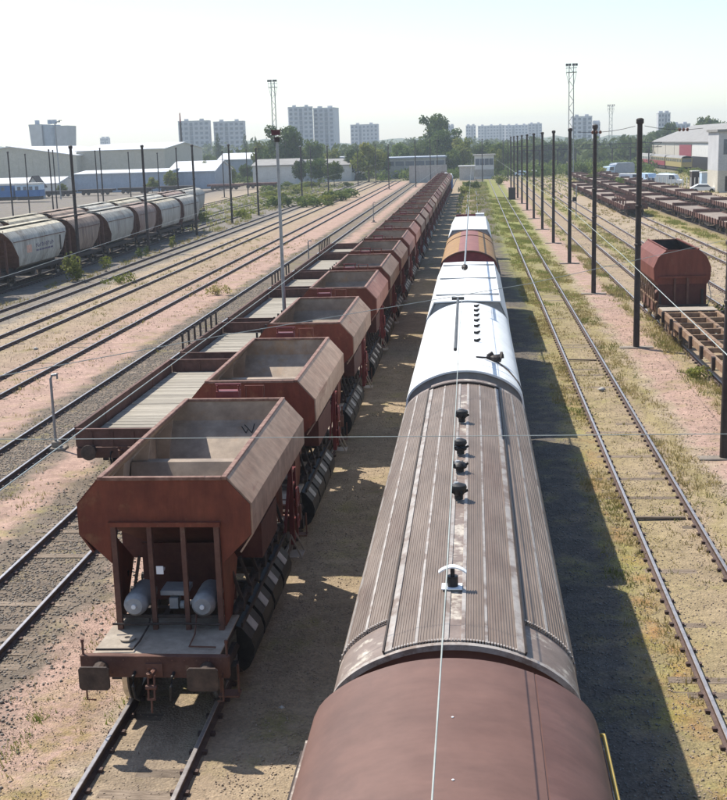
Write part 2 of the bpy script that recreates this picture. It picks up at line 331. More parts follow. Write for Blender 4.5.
def stones(label, x0, x1, y0, y1, nst, smin, smax, mat, ybias=1.6, skip=None, z=GZ):
    x = RNG.uniform(x0, x1, nst) if mat is not m_stoneA else (x0 + x1) / 2 + (RNG.random(nst) + RNG.random(nst) + RNG.random(nst) - 1.5) * (x1 - x0) * .42; y = y0 + (y1 - y0) * RNG.random(nst) ** ybias
    if skip is not None:
        k = skip(x, y); x, y = x[k], y[k]; nst = len(x)
    s = RNG.uniform(smin, smax, nst)[:, None, None]
    a = RNG.uniform(0, 6.28, nst)
    v = OCT_V[None] * RNG.uniform(.55, 1.25, (nst, 6, 1)) + RNG.uniform(-.25, .25, (nst, 6, 3))
    v[..., 2] *= .75; v = v * s
    ca, sa = np.cos(a)[:, None], np.sin(a)[:, None]
    vx = v[..., 0] * ca - v[..., 1] * sa; vy = v[..., 0] * sa + v[..., 1] * ca
    hz = z + (hnoise(x, y) + .03) * np.clip((trackdist(x) - .9) / .6, 0, 1)
    V = np.stack([vx + x[:, None], vy + y[:, None], v[..., 2] + hz[:, None] + s[:, :, 0] * .25], -1).reshape(-1, 3)
    F = (OCT_F[None] + (np.arange(nst) * 6)[:, None, None]).reshape(-1, 3)
    return cloud_mesh('gravel', V, F, mat, label)
stones('grey brown ballast stones of the empty track left of the hoppers', -12.1, -7.5, 15.5, 75, 26000, .016, .042, m_stoneA, 1.7)
stones('tan gravel in the alley between hopper train and covered wagons', -3.9, -1.2, 11, 60, 12000, .008, .026, m_stoneB, 1.8)
stones('loose pebbles in front of the nearest hopper wagon', -8.0, -3.0, 13.5, 24, 4000, .006, .020, m_stoneB, 1.2)
stones('fine pale grit on the path left of the nearest hopper', -8.4, -5.9, 13.5, 30, 9000, .005, .016, m_stoneB, 1.3)
stones('ballast stones coloured darker for the shade right of the covered wagons', 1.0, 3.0, 10, 60, 12000, .010, .028, m_stoneD, 1.8)
stones('pale gravel around the rusty rails of the right track', 3.0, 6.8, 15, 70, 14000, .009, .028, m_stoneB, 1.7)
stones('small stones strewn on the pink path by the poles', 6.3, 9.2, 28, 80, 5000, .012, .035, m_stoneB, 1.5)
stones('ballast stones of the far left yard tracks', -30, -17, 40, 110, 9000, .015, .04, m_stoneB, 1.5)
stones('grey brown ballast stones of the empty track beside the pink path', -16.2, -13.0, 30, 85, 12000, .018, .042, m_stoneA, 1.5)
stones('ballast stones of the tracks beside the red hopper', 8.5, 21, 45, 130, 8000, .02, .05, m_stoneA, 1.5)

def tufts(label, zones, mat, name='grass'):
    Vs = []; Fs = []; o = 0
    for (x0, x1, y0, y1, nt_, h0, h1, nb) in zones:
        n_ = nt_; x = RNG.uniform(x0, x1, n_); y = RNG.uniform(y0, y1, n_)
        # clumping
        k = (np.sin(x * 1.9 + y * .63) + np.sin(y * .37 - x * .8) + RNG.normal(0, .7, n_)) > 0
        x, y = x[k], y[k]; n_ = len(x)
        xb = np.repeat(x, nb) + RNG.normal(0, .09, n_ * nb); yb = np.repeat(y, nb) + RNG.normal(0, .09, n_ * nb)
        N = n_ * nb; h = RNG.uniform(h0, h1, N); a = RNG.uniform(0, 6.28, N); wd = RNG.uniform(.006, .016, N) * (1 + yb / 60)
        dx, dy = np.cos(a), np.sin(a); ln = RNG.normal(0, .35, (N, 2)) * h[:, None]
        z = GZ - .01
        p0 = np.stack([xb - dx * wd, yb - dy * wd, np.full(N, z)], -1); p1 = np.stack([xb + dx * wd, yb + dy * wd, np.full(N, z)], -1)
        p2 = np.stack([xb + ln[:, 0], yb + ln[:, 1], z + h], -1)
        Vs.append(np.stack([p0, p1, p2], 1).reshape(-1, 3)); Fs.append(np.arange(N * 3).reshape(-1, 3) + o); o += N * 3
    return cloud_mesh(name, np.concatenate(Vs), np.concatenate(Fs), mat, label)
tufts('dry yellow grass tufts along the yard tracks', [
    (2.9, 3.8, 16, 90, 2600, .05, .16, 8), (5.4, 6.6, 18, 100, 2600, .05, .18, 8), (3.9, 5.3, 18, 90, 900, .04, .12, 7), (8.2, 9.3, 40, 110, 1500, .08, .3, 8), (11, 13.6, 45, 140, 1800, .06, .25, 8),
    (-8.2, -6.0, 14, 24, 260, .04, .14, 8), (-13.2, -11.7, 30, 90, 500, .05, .16, 8), (-26, -15, 40, 130, 1600, .05, .2, 7), (-31, -29, 70, 160, 700, .1, .3, 8), (15, 23, 60, 180, 1600, .06, .3, 8)], m_grassY)
tufts('green weeds spreading over the right track and verges', [
    (2.9, 6.3, 70, 210, 12000, .05, .17, 8), (8.0, 9.2, 45, 170, 700, .06, .22, 8), (11.5, 13.3, 70, 200, 900, .08, .25, 8), (21.3, 22.6, 90, 180, 1200, .1, .35, 8), (-7.6, -6.0, 14, 19, 260, .04, .14, 14),
    (-46, -30, 140, 300, 3500, .2, .7, 6), (-2.5, 3, 115, 290, 3500, .1, .5, 7), (34, 60, 170, 330, 2500, .2, .7, 6), (12, 34, 200, 330, 2000, .2, .6, 6)], m_grassG)

# ------------------------------------------------------------------ railway tracks
def rail_mesh(y0, y1):
    b = MB(); prof = [(-.07, -.16), (.07, -.16), (.07, -.145), (.014, -.12), (.014, -.045), (.036, -.035), (.036, -.006), (.028, 0), (-.028, 0), (-.036, -.006), (-.036, -.035), (-.014, -.045), (-.014, -.12), (-.07, -.145)]
    n = len(prof); vs = [(x, y, z) for y in (y0, y1) for x, z in prof]
    for i in range(n):
        b.add([vs[i], vs[(i + 1) % n], vs[n + (i + 1) % n], vs[n + i]], [(0, 1, 2, 3)], 1 if i in (6, 7, 8) else 0)
    b.add(vs[:n], [tuple(range(n))[::-1]]); b.add(vs[n:], [tuple(range(n))])
    return b
SLP = MB().bx(-1.3, 1.3, -.125, .125, -.29, -.155)
slp_me = None
def track(label, x, y0, y1, sl=None, buried=.02, pts=None, group='yard tracks', fast=True):
    """two rails on sleepers; sl = (from, to) range where each sleeper is an object of its own"""
    global slp_me
    t = empty('railway_track', (x, 0, 0), 0, label, 'railway track', group)
    for s in (-1, 1):
        rail_mesh(y0, y1).build('rail', [m_rust, m_railtop], t, loc=(s * .7535, 0, 0))
    if sl:
        y = sl[0]
        while y < sl[1]:
            if slp_me is None:
                o = SLP.build('sleeper', m_sleeper, t, bevel=0); slp_me = o.data
            else:
                o = bpy.data.objects.new('sleeper', slp_me); COL.objects.link(o); o.parent = t
            o.location = (random.uniform(-.03, .03), y + random.uniform(-.03, .03), -buried + random.uniform(-.016, .010)); o.rotation_euler = (0, random.uniform(-.006, .006), random.uniform(-.02, .02))
            y += .62
    if fast:                                          # chairs and spikes beside the rails, too small to pick apart
        b = MB(); y = (sl[0] if sl else max(y0, 14))
        while y < min(y1, 110):
            for s in (-1, 1):
                for q in (-1, 1): b.bx(s * .7535 + q * .105 - .035, s * .7535 + q * .105 + .035, y - .045, y + .045, -.17, -.11)
            y += .62
        f = b.build('rail_fastening', m_rust, t); f['kind'] = 'stuff'
    return t
track('track with the long line of brown hopper wagons on it', -5.2, 2, 330, (13.6, 19))
track('track under the covered wagons in the middle of the yard', -.25, 0, 330, fast=False)
track('overgrown track with bright rails right of the covered wagons', 4.62, 4, 330, (14, 84), .020)
track('ballasted track carrying the flat wagons, directly left of the hoppers', -9.87, 4, 330, (18, 90), .0)
track('empty track beside the pink path, second left of the hoppers', -14.5, 4, 320, (32, 90), .015)
track('empty track in beige ballast, third left of the hoppers', -19.5, 4, 320, (44, 90), .02)
track('empty track in beige ballast, fourth left of the hoppers', -24.1, 4, 320, (56, 96), .02)
track('empty track running closest along the pale grain wagons', -28.15, 4, 320, (66, 100), .02)
track('track under the nearer row of grain wagons', -33.6, 30, 320, None)
track('track under the farther row of grain wagons', -38.3, 30, 320, None)
track('track carrying the red hopper wagon and skeleton flat wagon', 10.05, 20, 330, None)
track('empty weedy track just behind the red hopper wagon', 14.3, 40, 330, None)
track('track carrying the short rake of far brown flat wagons', 19.2, 40, 330, None)
track('track under the nearer long row of rusty flat wagons', 24.6, 60, 330, None)
track('track under the farther long row of rusty flat wagons', 30.9, 80, 330, None)
track('rusty siding beyond the end of the grain wagons', -46, 100, 330, None)
track('rusty siding farthest left beside the sheds', -60, 100, 330, None)

# ------------------------------------------------------------------ wagon pieces
def wheelset(par, y, r=.46):
    ax = MB().cyl((-.95, y, r), (.95, y, r), .075, 10).build('axle', m_wheel, par)
    for s in (-1, 1):
        b = MB(); prof = [(.10, -.07), (r - .06, -.02), (r + .03, -.065), (r + .03, -.04), (r, -.03), (r - .004, .06), (r - .06, .06), (.12, .05), (.10, .06)]
        b.lathe([(q, h * s) for q, h in prof], (s * .75, y, r), 'x', 22)
        b.build('wheel', m_wheel, ax, smooth=True)
        MB().lathe([(r + .002, -.028 * s), (r - .002, .058 * s)], (s * .75, y, r), 'x', 22).build('wheel_tread', m_tread, ax, smooth=True)
        k = MB().bx(s * .98 - .11, s * .98 + .11, y - .13, y + .13, r - .12, r + .13)
        for j in range(5): k.bx(s * .98 - .045, s * .98 + .045, y - .55 + j * .05, y + .55 - j * .05, r + .2 + j * .035, r + .232 + j * .035)
        k.build('axle_box', m_dark, par)
    return ax
def buffers(par, y, sg, wx=.875, z=1.06, square=True, mat=None):
    for s in (-1, 1):
        b = MB().cyl((s * wx, y, z), (s * wx, y + sg * .26, z), .13, 14).cyl((s * wx, y + sg * .1, z), (s * wx, y + sg * .36, z), .085, 12)
        if square: b.prism_y([(s * wx + a, z + c) for a, c in ((-.25, -.16), (-.21, -.2), (.21, -.2), (.25, -.16), (.25, .15), (.21, .19), (-.21, .19), (-.25, .15))], y + sg * .36, y + sg * .40)
        else: b.lathe([(.02, sg * .36), (.22, sg * .36), (.22, sg * .385), (.1, sg * .40)], (s * wx, y, z), 'y', 18)
        b.build('buffer', mat or m_buf, par, bevel=.006)
def coupling(par, y, sg):
    b = MB().tube([(0, y, 1.04), (0, y + sg * .16, 1.04), (0, y + sg * .27, 1.06), (0, y + sg * .33, 1.13), (0, y + sg * .29, 1.19)], .045, 8).bx(-.14, .14, *sorted((y, y + sg * .03)), .93, 1.15)
    for dx in (-.05, .05): b.bar((dx, y + sg * .22, 1.04), (dx, y + sg * .27, .66), .03, .03)
    b.bar((-.07, y + sg * .27, .66), (.07, y + sg * .27, .66), .035, .035); b.cyl((0, y + sg * .27, .66), (0, y + sg * .3, .44), .018, 8)
    b.cyl((-.09, y + sg * .25, .85), (.09, y + sg * .25, .85), .04, 8)
    b.build('screw_coupling', m_brownfr, par)
    for s in (-1, 1):
        MB().tube([(s * .32, y + sg * .02, 1.0), (s * .32, y + sg * .14, .98), (s * .31, y + sg * .2, .84), (s * .29, y + sg * .16, .62), (s * .26, y + sg * .08, .56)], .028, 7).build('brake_hose', m_black, par)

# ------------------------------------------------------------------ hopper wagon
HY0, HY1 = 1.13, 7.42
HPROF = [(1.25, 2.62), (1.46, 2.93), (1.46, 3.45), (1.06, 3.9)]
def hopper_wagon(rear, detail=True):
    L = rear
    t = empty('hopper_wagon')
    # body: side sheets with shell thickness, end plates, inside funnel
    for s in (-1, 1):
        b = MB().strip_y([(s * x, z) for x, z in HPROF][::s], HY0 + .012, HY1 - .012, .03)
        for y in np.linspace(HY0 + .9, HY1 - .9, 4):   # faint pressed ribs on the lower slope
            b.bar((s * 1.20, y, 2.56), (s * 1.475, y, 2.92), .05, .03)
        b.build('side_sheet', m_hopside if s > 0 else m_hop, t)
    plate = [(-1.06, 3.9), (1.06, 3.9), (1.46, 3.45), (1.46, 2.93), (.95, 2.42), (.93, 3.08), (-.93, 3.08), (-.95, 2.42), (-1.46, 2.93), (-1.46, 3.45)]
    for y in (HY0, HY1):
        b = MB()
        P = lambda q: [(x, y - .012, z) for x, z in q] + [(x, y + .012, z) for x, z in q]
        for q in ([plate[9], plate[2], plate[1], plate[0]], [plate[8], (-.93, 2.93), plate[6], plate[5], (.93, 2.93), plate[3], plate[2], plate[9]], [plate[8], plate[7], (-.93, 2.93)], [plate[3], (.93, 2.93), plate[4]]):
            n = len(q); b.add(P(q), [tuple(range(n)), tuple(range(n, 2 * n))[::-1]] + [(i, (i + 1) % n, n + (i + 1) % n, n + i) for i in range(n)])
        b.build('end_plate', m_hop, t)
    hx = 1.035; ya, yb = HY0 + .013, HY1 - .013; ym = (ya + yb) / 2
    def funnel(e, zt_):
        top = [(-hx, ya, 3.89), (hx, ya, 3.89), (hx, yb, 3.89), (-hx, yb, 3.89)]
        wid = [(-1.42, ya, 3.45), (1.42, ya, 3.45), (1.42, yb, 3.45), (-1.42, yb, 3.45)]
        mid = [(-1.42, ya + .05, 3.40), (1.42, ya + .05, 3.40), (1.42, yb - .05, 3.40), (-1.42, yb - .05, 3.40)]
        low = [(-1.42 - e * .6, ya + .72 - e, 2.95), (1.42 + e * .6, ya + .72 - e, 2.95), (1.42 + e * .6, yb - .72 + e, 2.95), (-1.42 - e * .6, yb - .72 + e, 2.95)]
        bot = [(-.6 - e, ya + 2.0 - e, 2.05 - e), (.6 + e, ya + 2.0 - e, 2.05 - e), (.6 + e, yb - 2.0 + e, 2.05 - e), (-.6 - e, yb - 2.0 + e, 2.05 - e)]
        L_ = [top, wid, mid, low, bot][zt_:]; b = MB(); n_ = len(L_)
        b.add([p for q in L_ for p in q], [(i + k * 4, (i + 1) % 4 + k * 4, (i + 1) % 4 + k * 4 + 4, i + k * 4 + 4) for k in range(n_ - 1) for i in range(4)] + [tuple(range(n_ * 4 - 4, n_ * 4))])
        return b
    funnel(0, 0).build('hopper_funnel', m_hopin, t)
    b = funnel(.03, 3)
    b.bx(-1.3, 1.3, 2.9, L - 2.9, 1.9, 2.55).bx(-.84, .84, 2.55, 2.6, 1.22, 2.3).bx(-.84, .84, L - 2.3, L - 2.25, 1.22, 2.3)  # cross plates added to darken the space behind the air tanks
    b.build('funnel_skin', m_hopdk, t)  # maroon darkened so the recess shade sits in the colour
    q = [(ym - 1.05, 2.08, .62), (ym - .45, 2.9, 1.36), (ym - .12, 3.38, 1.40), (ym + .12, 3.38, 1.40), (ym + .45, 2.9, 1.36), (ym + 1.05, 2.08, .62)]
    b = MB().add([(-x, y, z) for y, z, x in q] + [(x, y, z) for y, z, x in q], [(i, (i + 1) % 6, 6 + (i + 1) % 6, 6 + i) for i in range(6)] + [(0, 1, 2, 3, 4, 5), (11, 10, 9, 8, 7, 6)])
    b.build('hopper_saddle', m_hopin, t)
    b = MB()                                           # gusset plates inside the side walls
    for s in (-1, 1):
        for y in (ya + 1.35, ym, yb - 1.35):
            b.add([(s * 1.03, y - .012, 3.8), (s * 1.41, y - .012, 3.4), (s * 1.41, y - .012, 3.0), (s * 1.2, y - .012, 2.75), (s * 1.03, y + .012, 3.8), (s * 1.41, y + .012, 3.4), (s * 1.41, y + .012, 3.0), (s * 1.2, y + .012, 2.75)],
                  [(0, 1, 2, 3), (7, 6, 5, 4), (0, 3, 7, 4), (1, 0, 4, 5), (2, 1, 5, 6), (3, 2, 6, 7)])
    b.build('gusset', m_hopin, t)['kind'] = 'stuff'
    b = MB()
    for s in (-1, 1): b.bx(s * 1.05 - .045, s * 1.05 + .045, HY0 - .04, HY1 + .04, 3.875, 3.935)
    for y in (HY0, HY1): b.bx(-1.005, 1.005, y - .045, y + .045, 3.87, 3.93)
    b.build('rim', m_rim, t, bevel=.008)
    # underframe
    b = MB()
    for s in (-1, 1):
        b.bx(s * .9 - .06, s * .9 + .06, .1, L - .1, .96, 1.22); b.bx(s * .3 - .05, s * .3 + .05, .1, L - .1, 1.0, 1.2)
    for y in (2.3, 3.6, 4.9, 6.2): b.bx(-.84, .84, y - .06, y + .06, 1.02, 1.18)
    b.build('underframe', m_dark, t)
    for y, n_ in ((0, 'headstock'), (L, 'headstock')):
        MB().bx(-1.22, 1.22, y - .06, y + .06, .90, 1.27).build(n_, m_brownfr, t, bevel=.01)
    for y0, y1 in ((.065, 1.75), (L - max(.35, L - HY1 + .2), L - .065)):
        b = MB().bx(-1.05, 1.05, y0, y1, 1.225, 1.255); b.build('platform', m_dust, t)
    for y, sg in ((0, -1), (L, 1)): buffers(t, y + sg * .06, sg); coupling(t, y + sg * .06, sg)
    for y in (1.2, L - 1.3): wheelset(t, y)
    # end frames: posts standing on the platform under the overhanging plate
    for yy, d in ((HY0, 1), (HY1, -1)):
        ylo, yhi = sorted((yy - d * .075, yy + d * .004))
        for x, wd in ((-.87, .09), (-.26, .08), (.31, .08), (.88, .09)):
            MB().bx(x - wd / 2, x + wd / 2, ylo, yhi, 1.25, 3.08).build('end_post', m_brownfr if d > 0 else m_red, t)
        y2, y3 = sorted((yy - d * .10, yy - d * .014))
        MB().bx(-.95, .95, y2, y3, 3.085, 3.16).build('end_beam', m_red if d < 0 else m_hop, t)
        for x0, x1 in ((-.825, -.3), (-.22, .27), (.35, .835)): MB().bx(x0, x1, ylo + .02, ylo + .06, 1.46, 1.52).build('end_rail', m_dark, t)
        for s in (-1, 1):                              # tapering side wings
            q = [(.01, 3.0), (.01, 1.3), (.55, 1.3), (1.2, 2.1)]
            MB().add([(s * a, yy + d * o_, z) for a in (.95, .93) for o_, z in q], [(0, 1, 2, 3), (7, 6, 5, 4), (0, 4, 5, 1), (1, 5, 6, 2), (2, 6, 7, 3), (3, 7, 4, 0)]).build('end_wing', m_hop, t)
    if detail:
        for x in (-.57, .60):                          # air tanks under the overhang
            b = MB().lathe([(.03, -.03), (.14, -.02), (.195, .05), (.205, .12), (.205, .75), (.14, .82)], (x, .96, 1.72), 'y', 20)
            c = b.build('air_tank', m_grey, t, smooth=True)
            MB().cyl((x, .90, 1.72), (x, .96, 1.72), .04, 10).build('drain_plug', m_white, c)
        b = MB().bx(-.2, .26, 1.3, 1.75, 1.78, 1.86).bx(-.05, .1, 1.28, 1.5, 1.55, 1.74).cyl((.13, 1.35, 1.6), (.2, 1.35, 1.6), .07, 10)
        b.build('brake_valve', m_grey, t)
        MB().bx(-.17, -.05, HY0 - .10, HY0 - .082, 2.26, 2.40).bx(-.125, -.10, HY0 - .02, HY0 + .2, 2.24, 2.28).build('tag_plate', m_white, t)
        MB().tube([(-.95, .9, 1.42), (-.5, .95, 1.40), (.2, .95, 1.42), (.9, .9, 1.42)], .02, 6).build('brake_pipe', m_dark, t)
        for x in (-1.12, 1.12):
            MB().tube([(x, -.04, 1.0), (x, -.14, .95), (x, -.14, .55), (x * .9, -.05, .5)], .016, 6).build('grab_iron', m_brownfr, t)
            if x > 0:
                b = MB().bx(x - .17, x + .17, .25, .5, .42, .45)
                for q in (-.15, .15): b.bar((x + q, .38, .44), (x + q, .38, .95), .03, .04)
                b.build('corner_step', m_brownfr, t)
        MB().tube([(-1.0, .1, 1.31), (-.4, .14, 1.30), (-.38, .5, 1.29), (-.36, 1.0, 1.35), (-.36, 1.3, 1.6)], .018, 6).build('air_pipe', m_dark, t)
        MB().tube([(.95, .25, 1.30), (.5, .3, 1.29), (.48, .8, 1.29), (.45, 1.2, 1.62)], .015, 6).build('air_pipe', m_brownfr, t)
        MB().lathe([(.02, -.01), (.12, -.01), (.13, .02), (.05, .03), (.05, .0)], (-.62, .62, 1.275), 'z', 16).build('filler_cap', m_dust, t)
        b = MB()
        for x in np.linspace(-1.1, 1.1, 12): b.cyl((x, -.062, 1.21), (x, -.075, 1.21), .014, 6); b.cyl((x, -.062, .97), (x, -.075, .97), .014, 6)
        b.build('bolt_head', m_brownfr, t)['kind'] = 'stuff'
        for s in (-1, 1): MB().cyl((s * 1.18, 0, 1.27), (s * 1.18, 0, 1.5), .02, 8).cyl((s * 1.18, 0, 1.48), (s * 1.18, 0, 1.53), .03, 8).build('lamp_bracket', m_brownfr, t)
    # discharge chutes along both sides
    for s in (-1, 1):
        for k, y in enumerate((2.25, 3.4, 4.55, 5.7)):
            pr = [(s * .98, 1.05), (s * 1.08, 1.0), (s * 1.24, .80), (s * 1.29, .62), (s * 1.27, .45), (s * 1.18, .28), (s * 1.08, .2), (s * .98, .3)]
            c = MB().prism_y(pr, y - .5, y + .5).build('discharge_chute', m_black, t)
            b = MB().add([(s * 1.082, y - .14, 1.0), (s * 1.242, y - .14, .802), (s * 1.242, y + .14, .802), (s * 1.082, y + .14, 1.0), (s * 1.094, y - .14, 1.01), (s * 1.254, y - .14, .812), (s * 1.254, y + .14, .812), (s * 1.094, y + .14, 1.01)],
                         [(0, 1, 2, 3), (7, 6, 5, 4), (0, 4, 5, 1), (1, 5, 6, 2), (2, 6, 7, 3), (3, 7, 4, 0)])
            b.build('chute_mark', m_conc, c)
        b = MB().cyl((s * 1.02, 1.6, 1.35), (s * 1.02, 6.6, 1.35), .035, 8).bar((s * 1.12, 1.6, 1.12), (s * 1.12, 6.7, 1.12), .03, .08)
        for y in np.arange(1.9, 6.5, .75): b.bar((s * .93, y, 2.0), (s * 1.1, y + .12, 1.3), .05, .05); b.cyl((s * 1.0, y, 1.35), (s * 1.12, y, 1.35), .09, 8)
        b.build('operating_shaft', m_dark, t)
    # red control stand at the rear, right and left
    for s in (-1, 1):
        yb_ = 7.0
        b = MB().bx(s * 1.2 - .05, s * 1.2 + .05, yb_, yb_ + .1, .75, 2.5).bx(s * 1.2 - .05, s * 1.2 + .05, yb_ + .5, yb_ + .6, .75, 2.35)
        for z in (.8, 1.2, 1.6, 2.0, 2.3): b.bx(s * 1.2 - .03, s * 1.2 + .03, yb_ + .1, yb_ + .5, z, z + .05)
        b.bar((s * 1.1, yb_ - .4, 1.1), (s * 1.2, yb_ + .05, 2.4), .06, .06)
        c = b.build('control_stand', m_red, t)
        for z, r in ((1.75, .22), (1.2, .15)):
            MB().lathe([(r, -.02), (r + .02, 0), (r, .02), (r - .035, 0)], (s * 1.3, yb_ + .3, z), 'x', 16).bar((s * 1.3, yb_ + .3 - r, z), (s * 1.3, yb_ + .3 + r, z), .03, .03).build('hand_wheel', m_red, c)
        b = MB().bx(s * 1.28 - .16, s * 1.28 + .16, L - .75, L - .25, .52, .55)
        for x in (-.14, .14): b.bar((s * 1.28 + x, L - .72, .53), (s * 1.2, L - .72, 1.05), .03, .03); b.bar((s * 1.28 + x, L - .28, .53), (s * 1.2, L - .28, 1.05), .03, .03)
        b.build('foot_step', m_dust, t)
    # ladder with inspection stage at the rear end plate
    b = MB(); y = HY1 + .28
    for x in (-.42, .05): b.tube([(x, y, 1.25), (x, y, 4.12), (x, y - .06, 4.18)], .025, 6)
    for z in np.arange(1.6, 3.9, .32): b.bar((-.42, y, z), (.05, y, z), .03, .03)
    b.bar((-.47, y - .02, 4.18), (.1, y - .02, 4.18), .06, .05); b.bx(-.5, .1, y - .2, y + .02, 3.36, 3.4).bx(-.44, .06, y - .1, y + .16, 3.62, 4.04)
    b.build('ladder', m_red, t)
    b = MB().bx(.22, .6, y - .1, y + .25, 2.6, 3.1).bar((.3, y, 1.25), (.3, y, 2.6), .05, .05).bar((.52, y, 1.25), (.52, y, 2.6), .05, .05).tube([(.2, y, 3.1), (.2, y, 4.15), (.6, y, 4.15), (.6, y, 3.1)], .022, 6)
    b.build('valve_cabinet', m_hop, t)
    return t
def hop_label(i):
    if i == 0: return 'nearest brown hopper wagon, empty, with two grey air tanks under its front plate'
    return f'{ordn(i)} open brown hopper wagon in the long line, counting from the near end'
HOPG = 'hopper wagons coupled in one long line'
hpos = [17.85, 26.15, 35.4, 44.6, 52.5, 60.8]
while hpos[-1] < 206: hpos.append(hpos[-1] + 8.35)
hs_ = hopper_wagon(7.5); hl_ = hopper_wagon(8.42)
for i, y in enumerate(hpos):
    src = hl_ if i in (1, 2) else hs_
    if i == 0: o = hs_
    elif i == 1: o = hl_
    else: o = dup(src)
    o.location = (-5.2, y, 0); tag(o, hop_label(i), 'hopper wagon', HOPG)
    if i in (3, 6, 7, 10, 13, 14, 17, 21, 22, 26, 30):
        for ch in KIDS.get(o.name, []):
            if ch.name.startswith('side_sheet') and ch.material_slots[0].material == m_hopside: ch.material_slots[0].link = 'OBJECT'; ch.material_slots[0].material = m_hopside2
fresh()
# thin dark strokes on the rear slope of the nearest wagon
def slope_pt(x, k):   # rear slope sheet of the first hopper, k = 0 (top) .. 1
    a = Vector((0, HY1 - .063, 3.40)); b_ = Vector((0, HY1 - 2.013, 2.05)); p = a.lerp(b_, k); return Vector((x, p.y - .008, p.z + .011))
b = MB()
for p, q in (((.16, .05), (.28, .13)), ((.22, .03), (.41, .13)), ((.41, .13), (.43, .02)), ((.28, .13), (.30, .09))):
    b.bar(slope_pt(*p), slope_pt(*q), .018, .006)
b.build('slope_mark', m_black, hs_)

# ------------------------------------------------------------------ flat wagons left
def flat_wagon(L, stakes):
    t = empty('flat_wagon')
    b = MB()
    for s in (-1, 1): b.bx(s * 1.3 - .07, s * 1.3 + .07, .1, L - .1, .88, 1.14); b.bx(s * .35 - .06, s * .35 + .06, .1, L - .1, .85, 1.12)
    for y in np.arange(1.2, L - .8, 1.6): b.bx(-1.2, 1.2, y - .06, y + .06, .95, 1.13)
    b.build('underframe', m_dark, t)
    n = int((L - .24) / .205); st = (L - .24) / n; pm = None
    for i in range(n):
        if pm is None:
            o = MB().bx(-1.29, 1.29, -st / 2 + .007, st / 2 - .007, 1.15, 1.2).build('plank', m_plank, t); pm = o.data
        else:
            o = bpy.data.objects.new('plank', pm); COL.objects.link(o); o.parent = t
        o.location = (random.uniform(-.012, .012), .12 + st * (i + .5), random.uniform(-.006, .006)); o.rotation_euler = (0, 0, random.uniform(-.004, .004))
    nb = 4 if L > 9 else 3; w_ = (L - .1) / nb
    for s in (-1, 1):
        for k in range(nb):
            y0 = .05 + k * w_ + .03; y1 = .05 + (k + 1) * w_ - .03
            b = MB().bx(s * 1.36 - .03, s * 1.36 + .03, y0, y1, 1.14, 1.64)
            b.bx(s * 1.36 - .045, s * 1.36 + .045, y0, y1, 1.645, 1.69)
            for q in np.linspace(y0 + .2, y1 - .2, 4): b.bx(s * 1.395, s * 1.42, q - .04, q + .04, 1.1, 1.62)
            b.build('drop_side', m_sideb, t)
        if stakes:
            for y in np.arange(.9, L - .4, 1.05): MB().bx(s * 1.47 - .035, s * 1.47 + .035, y - .04, y + .04, .95, 2.25).build('stake', m_pole, t)
    for y in (.0, L):
        b = MB().bx(-1.33, 1.33, y - .03, y + .03, 1.13, 1.6).bx(-1.33, 1.33, y - .045, y + .045, 1.603, 1.65)
        for x in (-.9, -.3, .3, .9): b.bx(x - .04, x + .04, y - .06, y + .06, 1.14, 1.58)
        b.build('end_board', m_sideb, t)
        MB().bx(-1.33, 1.33, y - .07, y + .07, .82, 1.1).build('headstock', m_sideb, t)
    for y, sg in ((0, -1), (L, 1)): buffers(t, y + sg * .07, sg, square=False); coupling(t, y + sg * .07, sg)
    for y in ((1.6, L - 1.6)): wheelset(t, y)
    return t
FG = 'flat wagons left of the hopper train'
fl = flat_wagon(11.1, False); fs2 = flat_wagon(7.9, True)
for i, (y, p, lab) in enumerate(((32.25, fl, 'nearest flat wagon with sunlit pale plank deck and low brown sides'), (44.85, fs2, 'short flat wagon with upright stakes, second from the near end'),
        (54.1, fl, 'long plank-decked flat wagon crossed by the grey lamp mast'), (66.4, fs2, 'short flat wagon, fourth from the near end of its line'),
        (75.5, fl, 'long flat wagon, fifth from the near end of its line'), (87.9, fs2, 'last short flat wagon at the far end of the line'))):
    o = p if i < 2 else dup(p)
    o.location = (-9.87, y, 0); tag(o, lab, 'flat wagon', FG)
fresh()

# ------------------------------------------------------------------ covered wagons in the middle
m_tarp = M('brown_hood', (.132, .070, .055), (.165, .092, .074), 1.0, .62, .22, c3=(0.096, 0.055, 0.046), s3=.55, t3=.52, w3=.25, stretch=(1, .5, 1), vary=.0, grime=.42, gs=1.3, gst=(.8, 3.5, 1.5), bscale=1.6)
m_tarpside = M('reddish_hood_side', (0.116, 0.058, 0.048), (0.146, 0.077, 0.065), 1.4, .62, .05, c3=(0.101, 0.057, 0.048), s3=.9, t3=.55, vary=0, grime=.42, gs=1.3, gst=(.8, 3.5, 1.5))
m_corr = M('corrugated_roof_brown', (0.153, 0.116, 0.094), (0.220, 0.174, 0.145), 1.8, .55, .05, c3=(0.128, 0.085, 0.068), s3=.7, t3=.53, w3=.2, stretch=(1, .25, 1), vary=.08, grime=.4, gs=3)
m_alu = M('bare_aluminium_strip', (0.302, 0.274, 0.252), (0.491, 0.459, 0.430), 3, .55, .1, metal=.1, c3=(0.202, 0.156, 0.131), s3=3.0, t3=.45, w3=.15, stretch=(1, .6, 1), vary=.08)
m_stain = M('streaked_roof_end', (0.167, 0.123, 0.104), (0.246, 0.194, 0.167), 2.2, .55, .08, c3=(.50, .45, .38), s3=2.6, t3=.53, w3=.1, vary=0)
m_yel = M('yellow_tarp', (.24, .125, .035), (.33, .18, .05), 1.5, .6, .08, c3=(.20, .09, .05), s3=1.2, t3=.52, w3=.2, vary=0, grime=.5)
